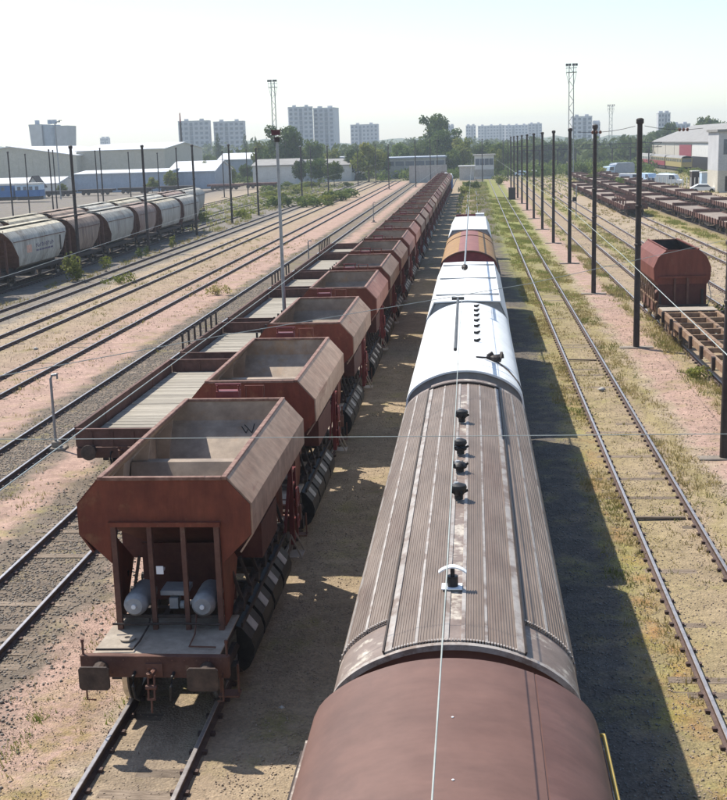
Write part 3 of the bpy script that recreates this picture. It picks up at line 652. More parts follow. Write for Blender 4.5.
m_yelrail = M('yellow_handrail', (0.350, 0.252, 0.056), (0.406, 0.301, 0.084), 2, .5, .05, vary=0)
m_orange = M('orange_plate', (0.375, 0.180, 0.045), (0.435, 0.225, 0.068), 2, .5, .05, vary=0)
m_redtarp = M('red_brown_tarp', (0.208, 0.080, 0.068), (0.256, 0.104, 0.088), 1.5, .6, .08, vary=0)
m_redend = M('dark_red_end', (.17, .03, .04), (.22, .05, .055), 2, .55, .08, vary=0)
PTS = [(-1.36, -1.6), (-1.36, -1.05), (-1.335, -.74), (-1.225, -.48), (-.95, -.25), (-.6, -.095), (-.3, -.022), (0, 0)]
PTS = PTS + [(-x, z) for x, z in PTS[:-1]][::-1]
def catmull(P, k=5):
    out = []
    for i in range(len(P) - 1):
        p0, p1, p2, p3 = P[max(i - 1, 0)], P[i], P[i + 1], P[min(i + 2, len(P) - 1)]
        for j in range(k):
            t = j / k
            out.append(tuple(.5 * (2 * p1[c] + (p2[c] - p0[c]) * t + (2 * p0[c] - 5 * p1[c] + 4 * p2[c] - p3[c]) * t * t + (3 * p1[c] - p0[c] - 3 * p2[c] + p3[c]) * t ** 3) for c in (0, 1)))
    return out + [P[-1]]
ARC = catmull(PTS)
AX = np.array([p[0] for p in ARC]); AZ = np.array([p[1] for p in ARC])
AX2 = np.maximum.accumulate(AX + np.arange(len(AX)) * 1e-7)
def az(x): return float(np.interp(x, AX2, AZ))
def arcpart(x0, x1, za, up=0, n=None):
    n = n or max(3, int((x1 - x0) / .07)); return [(x, za + az(x) + up) for x in np.linspace(x0, x1, n)]
def chassis(t, L, wx=1.35, low=1.12):
    MB().bx(-wx, wx, .15, L - .15, .9, low).build('underframe', m_dark, t)
    for y, sg in ((.1, -1), (L - .1, 1)):
        MB().bx(-1.3, 1.3, y - .06, y + .06, .8, 1.14).build('headstock', m_dark, t); buffers(t, y + sg * .06, sg, square=False); coupling(t, y + sg * .06, sg)
    for c in (2.4, L - 2.4):
        b = MB()
        for s in (-1, 1): b.bx(s * 1.0 - .05, s * 1.0 + .05, c - 1.3, c + 1.3, .42, .68)
        b.bx(-1, 1, c - .12, c + .12, .55, .8); b.build('bogie_frame', m_dark, t)
        for d in (-.9, .9): wheelset(t, c + d)
def covered(name, label, y0, y1, cat='covered wagon'):
    return empty(name, (-.25, y0, 0), 0, label, cat, 'wagons of the middle train')
# 1: brown hooded wagon under the camera
t = covered('hooded_wagon', 'brown hooded wagon with a smooth rounded roof, nearest in the middle train', -3.6, 10.92); t.scale = (1.045, 1, 1); L = 14.5; za = 4.36
for k, (ya, yb) in enumerate(((.02, 4.7), (4.72, 9.6), (9.62, L - .02))):
    o = MB().strip_y(arcpart(-1.3599, .74, za, .0, 40), ya, yb, .03).build('roof_hood', m_tarp, t, smooth=True)
    MB().strip_y([p for p in arcpart(.757, 1.3595, za, 0, 24)] + [(1.36, za - 1.6)], ya, yb, .03).build('hood_side', m_tarpside, t, smooth=True)
MB().strip_y(arcpart(.735, .765, za, -.008, 4), .02, L - .02, .02).build('seam_strip', m_tarp, t)
MB().strip_y([(-1.36, za - 1.6), (-1.36, za - 1.05)] + arcpart(-1.359, 1.359, za, -.03, 40) + [(1.36, za - 1.05), (1.36, za - 1.6)], L - .55, L - .04, .03).build('end_bow', m_tarp, t, smooth=True)
MB().prism_y([(-1.33, 1.1), (-1.33, za - 1.05)] + arcpart(-1.31, 1.31, za, -.08, 26) + [(1.33, za - 1.05), (1.33, 1.1)], L - .20, L - .14).build('end_wall', m_tarpside, t)
for s in (-1, 1):
    MB().bx(s * 1.35 - .03, s * 1.35 + .03, 0, L, 1.1, 2.78).build('side_wall', m_tarpside, t)
    MB().bx(s * 1.40 - .03, s * 1.40 + .03, .1, L - .12, 3.34, 3.42).build('gutter_rail', m_dark, t)
    MB().bx(s * 1.37 - .012, s * 1.37 + .012, .1, L - .1, 3.425, 3.52).build('hood_edge', m_stain, t)
MB().tube([(1.33, L - 1.45, 3.58), (1.375, L - 1.4, 3.60), (1.375, L - .06, 3.60), (1.33, L - .03, 3.58)], .02, 6).build('grab_rail', m_yelrail, t)
MB().bx(1.40, 1.47, L - 3.4, L - 1.25, 3.44, 3.52).build('number_board', m_orange, t)
b = MB()
for x, y in ((.02, 13.25), (.04, 12.2)): b.lathe([(.008, 0), (.012, .005), (.008, .008)], (x, y, za + .0), 'z', 8)
b.build('rivet', m_white, t)['kind'] = 'stuff'
chassis(t, L)
# 2: corrugated sliding-roof wagon
Y0, Y1 = 11.72, 26.1; L = Y1 - Y0; za = 4.13
t = covered('sliding_roof_wagon', 'brown wagon with a finely corrugated roof and dark roof ventilators', Y0, Y1)
MB().strip_y([(-1.36, za - 1.6)] + arcpart(-1.359, 1.359, za, -.03, 60) + [(1.36, za - 1.6)], .03, L - .03, .03).build('roof_shell', m_stain, t, smooth=True)
def corr(x0, x1, ya, yb, up=0):
    n = max(3, round((x1 - x0) / .031)); pr = []
    for i in range(n):
        a = x0 + (x1 - x0) * i / n; q = (x1 - x0) / n
        for f, h in ((.0, 0), (.34, 0), (.5, .008), (.84, .008)): pr.append((a + q * f, za + az(a + q * f) + up + h))
    pr.append((x1, za + az(x1) + up))
    return MB().strip_y(pr, ya, yb, .012)
for x0, x1 in ((-.65, -.415), (-.385, -.105), (.115, .32), (.35, .65)): corr(x0, x1, .10, L - .65, .012).build('roof_panel', m_corr, t)
for s in (-1, 1):
    for x0, x1 in ((.74, 1.0), (1.03, 1.25), (1.28, 1.345)):
        a, c = sorted((s * x0, s * x1)); corr(a, c, 1.05, L - .35, -.012).build('roof_panel', m_corr, t)
for x0, x1 in ((-.415, -.385), (-.105, -.06), (.07, .115), (.32, .35), (-1.03, -1.0), (1.0, 1.03), (-1.28, -1.25), (1.25, 1.28)):
    c = abs(x0) > .9; MB().strip_y(arcpart(x0, x1, za, .022 if not c else .002, 3), .08 if not c else 1.02, L - (.62 if not c else .35), .02).build('joint_strip', m_alu, t)
MB().strip_y(arcpart(-.06, .07, za, .008, 4), .08, L - .62, .02).build('centre_strip', m_stain, t)
for s in (-1, 1):
    a, c = sorted((s * .655, s * .735)); MB().strip_y(arcpart(a, c, za, .035, 3), .05, L - .6, .045).build('guide_rail', m_alu, t)
    a, c = sorted((s * .735, s * .755)); MB().strip_y(arcpart(a, c, za, .055, 3), .05, L - .6, .07).build('rail_edge', m_dark, t)
    a, c = sorted((s * .76, s * 1.33)); n = 22
    b = MB()
    for i, x in enumerate(np.linspace(a + .015, c - .015, n)): b.bx(x - .007, x + .007, 1.0, 1.035, za + az(x) - .02, za + az(x) + .022)
    b.build('corrugation_end', m_alu, t)['kind'] = 'stuff'
    MB().bx(s * 1.365 - .004, s * 1.365 + .01, .05, L - .05, 2.75, 3.0).build('eave_rail', m_alu, t)
    MB().bx(s * 1.34 - .03, s * 1.34 + .03, 0.03, L - .03, 1.1, 2.72).build('side_wall', m_tarpside, t)
MB().strip_y([(-1.365, za - 1.6)] + arcpart(-1.359, 1.359, za, .012, 60) + [(1.365, za - 1.6)], -.02, .05, .06).build('end_bow', m_alu, t, smooth=True)
b = MB()
for x in np.linspace(-.64, .64, 42): b.bx(x - .008, x + .008, .06, .10, za + az(x), za + az(x) + .034)
b.build('corrugation_end', m_alu, t)['kind'] = 'stuff'
MB().strip_y(arcpart(-.76, .76, za, .06, 12), L - .62, L - .50, .07).build('cross_bar', m_dark, t)
MB().strip_y(arcpart(-.72, .72, za, .012, 12), L - .48, L - .05, .02).build('roof_end_panel', m_stain, t)
MB().prism_y([(-1.33, 1.1), (-1.33, za - 1.05)] + arcpart(-1.31, 1.31, za, -.07, 26) + [(1.33, za - 1.05), (1.33, 1.1)], .10, .16).build('end_wall', m_tarpside, t)
MB().prism_y([(-1.33, 1.1), (-1.33, za - 1.05)] + arcpart(-1.31, 1.31, za, -.07, 26) + [(1.33, za - 1.05), (1.33, 1.1)], L - .16, L - .10).build('end_wall', m_tarpside, t)
chassis(t, L)
zr = za + .03
for k, (y, kind) in enumerate(((1.60, 'w'), (5.15, 'a'), (6.65, 'c'), (7.75, 'b'), (10.1, 'a'))):
    v = empty('roof_ventilator')
    v.parent = t; v.location = (-.01 + (.0 if kind != 'w' else -.03), y, zr); v.scale = (.7, .7, .7) if kind != 'w' else (.85, .85, .85)
    if kind == 'w':
        MB().cyl((0, 0, 0), (0, 0, .16), .075, 14).cyl((0, 0, .16), (0, 0, .28), .03, 10).build('vent_neck', m_black, v, smooth=True)
        MB().strip_y([(x, .30 - 2.2 * x * x) for x in np.linspace(-.19, .19, 9)], -.05, .06, .018).build('vent_hood', m_white, v)
        MB().bx(-.15, .13, -.13, .10, .003, .016).build('vent_foot', m_white, v)
    else:
        MB().cyl((0, 0, 0), (0, 0, .10), .09, 14).build('vent_neck', m_black, v)
        q = [(.10, .08), (.145, .10), (.15, .16), (.11, .20), (.13, .22), (.155, .26), (.14, .33), (.06, .37)] if kind == 'b' else [(.10, .07), (.155, .09), (.165, .14), (.12, .20), (.03, .23)] if kind == 'c' else [(.09, .08), (.12, .12), (.15, .18), (.17, .25), (.155, .30), (.05, .34)]
        MB().lathe(q, (0, 0, 0), 'z', 16).build('vent_hood', m_black, v, smooth=True)
        b = MB()
        for a in np.arange(0, 6.28, 6.28 / 5): b.bar((.06 * math.cos(a), .06 * math.sin(a), .12), (.19 * math.cos(a), .19 * math.sin(a), .19), .035, .05)
        b.build('vent_bracket', m_black, v)
        MB().lathe([(.01, q[-1][1] - .02), (.07, q[-1][1] - .03), (.05, q[-1][1] + .015), (.01, q[-1][1] + .02)], (-.05, .02, 0), 'z', 10).build('vent_cap', m_grey, v)
# 3: smooth white wagon
Y0, Y1 = 26.75, 38.5; L = Y1 - Y0; za = 4.2
t = covered('white_roof_wagon', 'wagon with a smooth rounded white roof and a row of small dark cleats', Y0, Y1)
MB().strip_y([(-1.38, za - 1.6)] + arcpart(-1.359, 1.359, za, 0, 60) + [(1.38, za - 1.6)], 0, L, .04).build('roof', m_whitedirt, t, smooth=True)
for y in (.02, .85, L - .1): MB().strip_y(arcpart(-1.2, 1.2, za, .008, 40), y, y + .05, .02).build('roof_seam', m_white, t)
for s in (-1, 1): MB().bx(s * 1.35 - .03, s * 1.35 + .03, 0, L, 1.1, za - 1.6).build('side_wall', m_grey, t)
for y in (.1, L - .16): MB().prism_y([(-1.33, 1.1), (-1.33, za - 1.05)] + arcpart(-1.31, 1.31, za, -.07, 26) + [(1.33, za - 1.05), (1.33, 1.1)], y, y + .06).build('end_wall', m_grey, t)
for y in (4.1, 5.4, 6.6, 7.7, 8.75, 9.8, 10.8):
    x = .30; b = MB().bx(x - .04, x + .04, y - .04, y + .04, za + az(x) + .001, za + az(x) + .03).bar((x - .08, y + .02, za + az(x) + .02), (x + .09, y + .02, za + az(x) + .07), .04, .04).bar((x - .08, y - .03, za + az(x) + .06), (x + .07, y - .01, za + az(x) + .03), .035, .035)
    b.build('roof_cleat', m_black, t)
b = MB(); x, y = .72, 1.85; z = za + az(.72)
b.lathe([(.05, 0), (.12, .03), (.13, .12), (.06, .16)], (x, y, z), 'z', 10).bar((x - .2, y, z + .08), (x + .2, y + .08, z + .12), .09, .1).bar((x + .1, y - .1, z + .02), (x + .16, y + .1, z + .2), .06, .06).cyl((x - .18, y + .05, z + .12), (x - .05, y + .05, z + .2), .05, 8)
c = b.build('roof_valve', m_pole, t)
MB().tube([(x - .45, y - .12, za + az(x - .45) + .02), (x - .2, y - .02, za + az(x - .2) + .03), (x, y, z + .03), (x + .3, y - .5, za + az(x + .3) + .03), (x + .52, y - 1.0, za + az(x + .52) + .03), (x + .62, y - 1.2, za + az(x + .62) + .03)], .02, 6).build('valve_hose', m_pole, c)
chassis(t, L)
# 4: white square-roofed wagon
Y0, Y1 = 40.0, 53.4; L = Y1 - Y0; za = 4.08
t = covered('white_box_wagon', 'white box wagon with a flat roof sloping off along both edges', Y0, Y1)
MB().strip_y([(-1.42, 2.9), (-1.36, 3.45), (-1.10, za - .04), (0, za), (1.10, za - .04), (1.36, 3.45), (1.42, 2.9)], 0, L, .05).build('roof', m_whitedirt, t)
for y in (L * .12, L * .5, L * .88): MB().bx(-1.08, 1.08, y - .03, y + .03, za - .03, za + .02).build('roof_seam', m_grey, t)
for s in (-1, 1): MB().bx(s * 1.40 - .03, s * 1.40 + .03, 0, L, 1.1, 2.9).build('side_wall', m_white, t)
for y in (.05, L - .11): MB().prism_y([(-1.36, 1.1), (-1.36, 2.9), (-1.31, 3.42), (-1.06, za - .1), (1.06, za - .1), (1.31, 3.42), (1.36, 2.9), (1.36, 1.1)], y, y + .06).build('end_wall', m_grey, t)
chassis(t, L)
# 5: tarpaulin coil wagon
Y0, Y1 = 56.2, 69.6; L = Y1 - Y0; za = 4.28
t = covered('tarpaulin_wagon', 'round-topped wagon under a red-brown tarpaulin with yellow flanks', Y0, Y1)
for a, c, mm in ((-1.359, -.48, m_yel), (-.478, .478, m_redtarp), (.48, 1.359, m_yel)): MB().strip_y(arcpart(a, c, za, 0, 18), .05, L - .1, .03).build('tarpaulin', mm, t, smooth=True)
for y in (.0, L * .72, L - .12): MB().strip_y(arcpart(-1.359, 1.359, za, .03, 40), y, y + .22, .05).build('hoop', m_brownfr, t, smooth=True)
for y in (.12, L - .2): MB().prism_y([(-1.33, 1.1), (-1.33, za - 1.05)] + arcpart(-1.31, 1.31, za, -.05, 26) + [(1.33, za - 1.05), (1.33, 1.1)], y, y + .06).build('end_wall', m_redend, t)
for s in (-1, 1): MB().bx(s * 1.34 - .03, s * 1.34 + .03, 0, L, 1.1, za - .95).build('side_wall', m_yel, t)
chassis(t, L)
# 6: farther white box wagon and 7: low wagon with red ends
Y0, Y1 = 73.6, 86.4; L = Y1 - Y0
t = covered('white_box_wagon', 'farther white box wagon, behind the yellow and red tarpaulin', Y0, Y1)
MB().strip_y([(-1.40, 3.0), (-1.30, 3.6), (-1.06, 4.05), (0, 4.09), (1.06, 4.05), (1.30, 3.6), (1.40, 3.0)], 0, L, .05).build('roof', m_whitedirt, t)
for s in (-1, 1): MB().bx(s * 1.38 - .03, s * 1.38 + .03, 0, L, 1.1, 3.0).build('side_wall', m_white, t)
for y in (.05, L - .11): MB().prism_y([(-1.34, 1.1), (-1.34, 3.0), (-1.05, 3.98), (1.05, 3.98), (1.34, 3.0), (1.34, 1.1)], y, y + .06).build('end_wall', m_grey, t)
chassis(t, L)
Y0, Y1 = 88.0, 101.0; L = Y1 - Y0
t = covered('bulkhead_wagon', 'low flat wagon with red end bulkheads at the far end of the middle train', Y0, Y1, 'flat wagon')
MB().bx(-1.35, 1.35, 0, L, 1.125, 1.25).build('deck', m_brownfr, t)
for y in (.1, L - .2): MB().bx(-1.2, 1.0, y, y + .1, 1.25, 3.4).build('bulkhead', m_redend, t)
for s in (-1, 1):
    for y in (3, 6, 9.5): MB().bx(s * 1.25 - .04, s * 1.25 + .04, y, y + .1, 1.25, 3.1).build('stake', m_pole, t)
MB().bx(.4, 1.1, L - 1.6, L - .5, 1.25, 3.5).build('crate_cover', m_white, t)
chassis(t, L)

# ------------------------------------------------------------------ red hopper and skeleton flat wagon, right
m_skel = M('rust_brown_beam', (.20, .12, .075), (.32, .22, .14), 2.5, .75, .2, c3=(.12, .06, .045), s3=2, t3=.52, vary=.15)
m_redhop = M('faded_red_hopper', (0.141, 0.038, 0.026), (0.190, 0.058, 0.038), 1.6, .6, .1, c3=(0.218, 0.106, 0.070), s3=1.0, t3=.58, stretch=(1, 1, .5), vary=0, grime=.5, gs=2.5, gst=(2, 2, .5))
t = empty('hopper_wagon', (9.95, 59.3, 0), 0, 'single red hopper wagon with rounded top standing apart on the right', 'hopper wagon')
prf = [(-.9, 1.9), (-1.32, 2.4), (-1.36, 3.0), (-1.15, 3.5), (-.75, 3.85), (.75, 3.85), (1.15, 3.5), (1.36, 3.0), (1.32, 2.4), (.9, 1.9)]
for s in (-1, 1): MB().strip_y([(s * x, z) for x, z in ((.9, 1.9), (1.32, 2.4), (1.36, 3.0), (1.15, 3.5), (.75, 3.85))][::-s], .02, 6.4, .03).build('side_sheet', m_redhop, t)
for y in (0, 6.4): MB().prism_y(prf, y - .02, y + .02).build('end_plate', m_redhop, t)
b = MB().add([(-.72, .03, 3.8), (.72, .03, 3.8), (.72, 6.37, 3.8), (-.72, 6.37, 3.8), (-1.3, .03, 2.9), (1.3, .03, 2.9), (1.3, 6.37, 2.9), (-1.3, 6.37, 2.9), (-.4, 1.8, 1.9), (.4, 1.8, 1.9), (.4, 4.6, 1.9), (-.4, 4.6, 1.9)],
    [(i + k, (i + 1) % 4 + k, (i + 1) % 4 + k + 4, i + k + 4) for k in (0, 4) for i in range(4)] + [(8, 9, 10, 11)]); b.build('hopper_funnel', m_dark, t)
for s in (-1, 1): MB().bx(s * .75 - .04, s * .75 + .04, -.03, 6.43, 3.85, 3.9).build('rim', m_redhop, t)
for s in (-1, 1): MB().bx(s * 1.0 - .05, s * 1.0 + .05, -.3, 6.7, .95, 1.2).build('sole_bar', m_dark, t)
for y in (-.3, 6.7): MB().bx(-1.2, 1.2, y - .06, y + .06, .9, 1.25).build('headstock', m_dark, t)
for x in (-1.05, -.35, .25, .95): MB().bx(x - .05, x + .05, -.16, -.04, 1.25, 2.5 if abs(x) < .5 else 1.95).build('end_post', m_dark if abs(x) > .5 else m_brownfr, t)
MB().bx(-1.1, 1.1, -.14, -.06, 2.5, 2.6).build('end_beam', m_redhop, t)
MB().bx(-1.15, 1.15, -.06, -.03, 1.2, 2.2).build('end_recess', m_hopdk, t)
MB().bx(-.8, .8, .5, 5.9, .5, 1.9).build('hopper_bottom', m_dark, t)
for s in (-1, 1):
    for y in (1.6, 3.0, 4.4): MB().prism_y([(s * .82, 1.9), (s * 1.15, 1.5), (s * 1.2, .8), (s * .82, .5)], y - .35, y + .35).build('discharge_chute', m_brownfr, t)
    b = MB().bar((s * 1.15, .2, 1.3), (s * 1.15, 6.2, 1.3), .08, .08)
    for y in np.arange(.6, 6.2, .7): b.bar((s * 1.1, y, .6), (s * 1.25, y + .2, 2.2), .07, .07)
    b.build('side_gear', m_skel, t)
MB().tube([(1.2, -.2, 1.2), (1.35, -.2, 1.6), (1.2, -.2, 2.3)], .02, 6).build('brake_hose', m_galv, t)
buffers(t, -.36, -1); buffers(t, 6.76, 1); coupling(t, -.36, -1)
for y in (1.1, 5.3): wheelset(t, y)
t = empty('skeleton_wagon', (9.95, 38.6, 0), 0, 'rusty skeleton flat wagon with open frame coupled before the red hopper', 'flat wagon'); L = 19.6
for s in (-1, 1):
    MB().bx(s * 1.2 - .08, s * 1.2 + .08, 0, L, .95, 1.22).build('side_beam', m_skel, t); MB().bx(s * .42 - .07, s * .42 + .07, .1, L - .1, 1.0, 1.2).build('long_beam', m_skel, t)
for y in np.arange(.1, L, 1.62): MB().bx(-1.11, 1.11, y - .07, y + .07, 1.02, 1.21).build('cross_beam', m_skel, t)
for y in np.arange(.9, L - .4, 2.4):
    for s in (-1, 1): MB().bx(s * 1.33 - .06, s * 1.33 + .06, y - .1, y + .1, .8, 1.3).build('container_lug', m_dark, t)
MB().bx(-1.25, 1.25, L - 1.3, L - .1, 1.225, 1.26).build('end_deck', m_dust, t)
for c in (2.2, L - 2.2):
    b = MB()
    for s in (-1, 1): b.bx(s * 1.0 - .06, s * 1.0 + .06, c - 1.4, c + 1.4, .4, .75); b.cyl((s * 1.0, c, .5), (s * 1.12, c, .5), .2, 10)
    b.bx(-1, 1, c - .15, c + .15, .5, .9).build('bogie_frame', m_skel, t)
    for d in (-.9, .9): wheelset(t, c + d)
buffers(t, .0, -1, square=False); buffers(t, L, 1, square=False); coupling(t, L, 1)

# rusty bogie flat wagons in long rows
m_flat = M('flat_rust_maroon', (0.114, 0.053, 0.044), (0.194, 0.101, 0.079), 2, .75, .2, c3=(0.264, 0.185, 0.141), s3=1.2, t3=.55, vary=.2)
m_deckp = M('bleached_wagon_deck', (0.216, 0.173, 0.143), (0.299, 0.252, 0.209), 2.2, .9, .2, c3=(0.156, 0.090, 0.072), s3=.9, t3=.56, vary=.15)
def row_flat():
    t = empty('flat_wagon'); L = 12.6
    MB().bx(-1.3, 1.3, .2, L - .2, 1.1, 1.18).build('deck', m_deckp, t)
    for s in (-1, 1):
        b = MB().bx(s * 1.36 - .05, s * 1.36 + .05, 0, L, .8, 1.22)
        for y in np.arange(.7, L, 1.4): b.bx(s * 1.42, s * 1.52, y - .09, y + .09, .7, 1.3)
        b.build('side_beam', m_flat, t)
        b = MB().bx(s * .5 - .05, s * .5 + .05, 1.5, L - 1.5, .45, .8); b.prism_x([(3.2, .8), (5, .35), (7.6, .35), (9.4, .8)], s * 1.2 - .04, s * 1.2 + .04); b.build('truss', m_dark, t)
    for y in (0, L):
        MB().bx(-1.3, 1.3, y - .08, y + .08, .8, 1.5).build('end_board', m_flat, t)
    for c in (1.6, L - 1.6): 
        MB().bx(-1.05, 1.05, c - .9, c + .9, .35, .7).build('bogie_frame', m_dark, t)
        b = MB()
        for s in (-1, 1):
            for d in (-.75, .75): b.lathe([(.06, -.05), (.45, -.05), (.45, .05), (.06, .05)], (s * .9, c + d, .46), 'x', 12)
        b.build('wheels', m_wheel, t)['kind'] = 'stuff'
    b = MB()
    for y, sg in ((0, -1), (L, 1)):
        for s in (-1, 1): b.cyl((s * .87, y, 1.05), (s * .87, y + sg * .5, 1.05), .12, 8)
    b.build('buffer', m_dark, t)
    return t
rf = row_flat(); first = True
for gx, y0, n_, what, grp in ((24.6, 92, 15, 'nearer long row', 'flat wagons of the nearer right-hand row'), (30.9, 116, 14, 'farther long row', 'flat wagons of the farther right-hand row'), (19.2, 148, 6, 'short rake between the poles', 'flat wagons of the short right-hand rake')):
    for i in range(n_):
        o = rf if first else dup(rf); first = False
        o.location = (gx, y0 + i * 13.7, 0)
        tag(o, f'{ordn(i)} rusty flat wagon in the {what}, counted from the near end', 'flat wagon', grp)
fresh()
# load of stacked frames on the near short-rake wagon is modelled as raised side racks
t = empty('rack_load', (19.2, 148.6, 1.185), 0, 'rusty steel racks loaded on the nearest wagon of the short right-hand rake', 'steel racks')
for y in (1.2, 4.2, 7.2, 10.2):
    b = MB()
    for x in (-1.1, 1.1): b.bx(x - .06, x + .06, y - 1.2, y - 1.08, 0, .95).bx(x - .06, x + .06, y + 1.08, y + 1.2, 0, .95).bx(x - .05, x + .05, y - 1.08, y + 1.08, .7, .85)
    b.bx(-1.04, 1.04, y - 1.18, y - 1.1, .6, .8).bx(-1.04, 1.04, y + 1.1, y + 1.18, .6, .8); b.build('rack', m_flat, t)

# ------------------------------------------------------------------ grain hopper wagons, left
def grain_mat(name, c1, c2, c3):
    k = .86; c1, c2, c3 = [tuple(x * k for x in c) for c in (c1, c2, c3)]
    return M(name, c1, c2, 1.2, .75, .1, c3=c3, s3=.8, t3=.5, w3=.2, stretch=(1, 1, .35), vary=.15, grime=.7, gs=1.6, gst=(2.5, 2.5, .35))
G = {'white': grain_mat('pale_grey_grain_paint', (.42, .41, .37), (.54, .53, .47), (.26, .21, .16)), 'brown': grain_mat('dusty_brown_grain_paint', (.26, .19, .15), (.42, .33, .26), (.15, .09, .07)),
     'grey': grain_mat('grey_green_grain_paint', (.36, .35, .31), (.46, .45, .40), (.24, .20, .17)), 'rust': grain_mat('rusty_grain_paint', (.28, .19, .15), (.38, .31, .27), (.17, .07, .055)),
     'cream': grain_mat('cream_grain_paint', (.42, .38, .28), (.54, .50, .40), (.25, .21, .16))}
m_ink = M('faded_dark_lettering', (.10, .09, .15), (.17, .14, .20), 6, .7, 0)
m_peach = M('faded_peach_emblem', (.55, .33, .25), (.62, .40, .32), 5, .7, 0)
def grain(label, x, y0, y1, mat, near=.9, farr=.9, roofm=None, group=None):
    t = empty('grain_wagon', (x, y0, 0), 0, label, 'grain wagon', group); L = y1 - y0
    ht = [(-.7, 1.2), (-1.15, 1.45), (-1.42, 2.15), (-1.42, 3.25), (-1.28, 3.6), (-.95, 3.95)]
    prof = ht + [(-x_, z) for x_, z in ht[::-1]]
    def e0(x_, z): return .15 + near * 1.35 * max(0, (3.75 - z) / 2.5)
    def e1(x_, z): return L - .15 - farr * 1.35 * max(0, (3.75 - z) / 2.5)
    b = MB().prism_y(prof, e0, e1, 0, False); n_ = len(prof); b.add(b.v[:n_], [tuple(range(n_))[::-1]], 1); b.add(b.v[n_:2 * n_], [tuple(range(n_))], 1); b.build('body', [G[mat], m_brownfr], t, smooth=True)
    b = MB().strip_y([(-.95, 3.955), (-.6, 4.10), (0, 4.15), (.6, 4.10), (.95, 3.955)], .2, L - .2, .05); b.build('roof', G[roofm or mat], t, smooth=True)
    n = max(2, int(L / 3))
    for k in range(n):
        y = L * (k + .5) / n; MB().lathe([(.28, 0), (.28, .08), (.2, .12), (.02, .13)], (0, y, 4.15), 'z', 12).build('roof_hatch', G[roofm or mat], t)
    MB().bx(-.35, .35, .4, L - .4, 4.22, 4.25).build('roof_walkway', G[roofm or mat], t)
    MB().bx(-1.25, 1.25, -.1, L + .1, .9, 1.15).build('underframe', m_dark, t)
    for y in (.1, L - .1):
        b = MB()
        for s in (-1, 1): b.bx(s * 1.1 - .05, s * 1.1 + .05, y - .05, y + .05, 1.15, 3.4)
        b.bx(-1.05, 1.05, y - .05, y + .05, 2.3, 2.38); b.build('end_frame', m_brownfr, t)
    for k in range(max(1, int(L / 4))):
        y = L * (k + .5) / max(1, int(L / 4)); MB().prism_x([(y - .9, 1.3), (y + .9, 1.3), (y + .3, .45), (y - .3, .45)], -.6, .6).build('discharge_chute', m_dark, t)
    for y in (.32, L - .32):
        b = MB()
        for x in (-.22, .22): b.bar((x + .7, y, 1.2), (x + .7, y, 4.1), .035, .035)
        for z in np.arange(1.4, 4.1, .3): b.bar((.48, y, z), (.92, y, z), .025, .025)
        b.build('ladder', m_brownfr, t)
    MB().bx(1.425, 1.45, .8, L - .8, 3.22, 3.27).build('eave_strip', m_brownfr, t)
    for y in ((1.3, L - 1.3)): wheelset(t, y)
    for y, sg in ((-.1, -1), (L + .1, 1)): buffers(t, y, sg, square=False)
    return t
g1 = 'grain wagons in the nearer left row'; g2 = 'grain wagons in the farther left row'
grain('rust-stained grain wagon cut by the left picture edge, nearest of the row', -33.6, 68.5, 80.8, 'brown', 1.6, 1.9, 'white', g1)
wl = grain('pale grey grain wagon with dark lettering and a faded peach emblem', -33.6, 82.0, 94.6, 'white', 1.7, 1.5, 'cream', g1)
grain('dusty brown grain wagon between the lettered wagon and a grey one', -33.6, 95.7, 103.7, 'brown', 1.2, 1.7, None, g1)
grain('plain grey grain wagon with steep sloping ends beside the brown one', -33.6, 104.7, 114.2, 'grey', 1.6, .9, None, g1)
grain('rust-topped grain wagon, fourth visible of the nearer left row', -33.6, 115.1, 122.6, 'rust', .6, .9, None, g1)
grain('pale grain wagon, second from the far end of the nearer left row', -33.6, 123.6, 132.9, 'white', .8, .3, 'cream', g1)
grain('pale grey last grain wagon at the far end of the nearer left row', -33.6, 133.8, 142.4, 'white', .3, .5, 'grey', g1)
b = MB(); y = 5.2
for k in range(9):                                    # illegible dark lettering and its underline
    h_ = (.02, .06, -.03, .05, 0)[k % 5]
    b.bx(1.4225, 1.43, y, y + .09, 2.56, 2.82 + h_)
    if k % 3 != 1: b.bx(1.4225, 1.43, y + .091, y + .26, 2.74, 2.82)
    if k % 2: b.bx(1.4225, 1.43, y + .091, y + .28, 2.56, 2.62)
    if k % 4 != 2: b.bx(1.4225, 1.43, y + .265, y + .34, 2.625, 2.735)
    y += .43
y = 5.2
for k in range(6): b.bx(1.4225, 1.43, y, y + .5, 2.28, 2.40); y += .62
b.build('lettering', m_ink, wl); MB().bx(1.4225, 1.43, 3.3, 4.3, 2.3, 2.85).build('emblem', m_peach, wl)
MB().bx(1.4225, 1.44, 10.4, 10.7, 1.95, 3.1).build('side_recess', m_black, wl)
yy = 84.0
for i, (ln, mt, lab) in enumerate(((10.2, 'brown', 'mottled brown grain wagon roof behind the lettered wagon, nearest of the farther row'), (9.4, 'cream', 'cream grain wagon, second in the farther left row'), (9.6, 'brown', 'brown-roofed grain wagon, third in the farther left row'),
        (9.0, 'white', 'bright white rounded grain wagon, fourth in the farther left row'), (9.4, 'cream', 'cream grain wagon, fifth in the farther left row'), (9.2, 'white', 'pale grain wagon, sixth in the farther left row'), (9.4, 'rust', 'rust-marked grain wagon, seventh in the farther left row'), (10.4, 'white', 'white grain wagon at the far end of the farther left row'))):
    grain(lab, -38.3, yy, yy + ln, mt, 1.0, 1.0, 'cream' if i in (0,) else None, g2); yy += ln + .9
fresh()

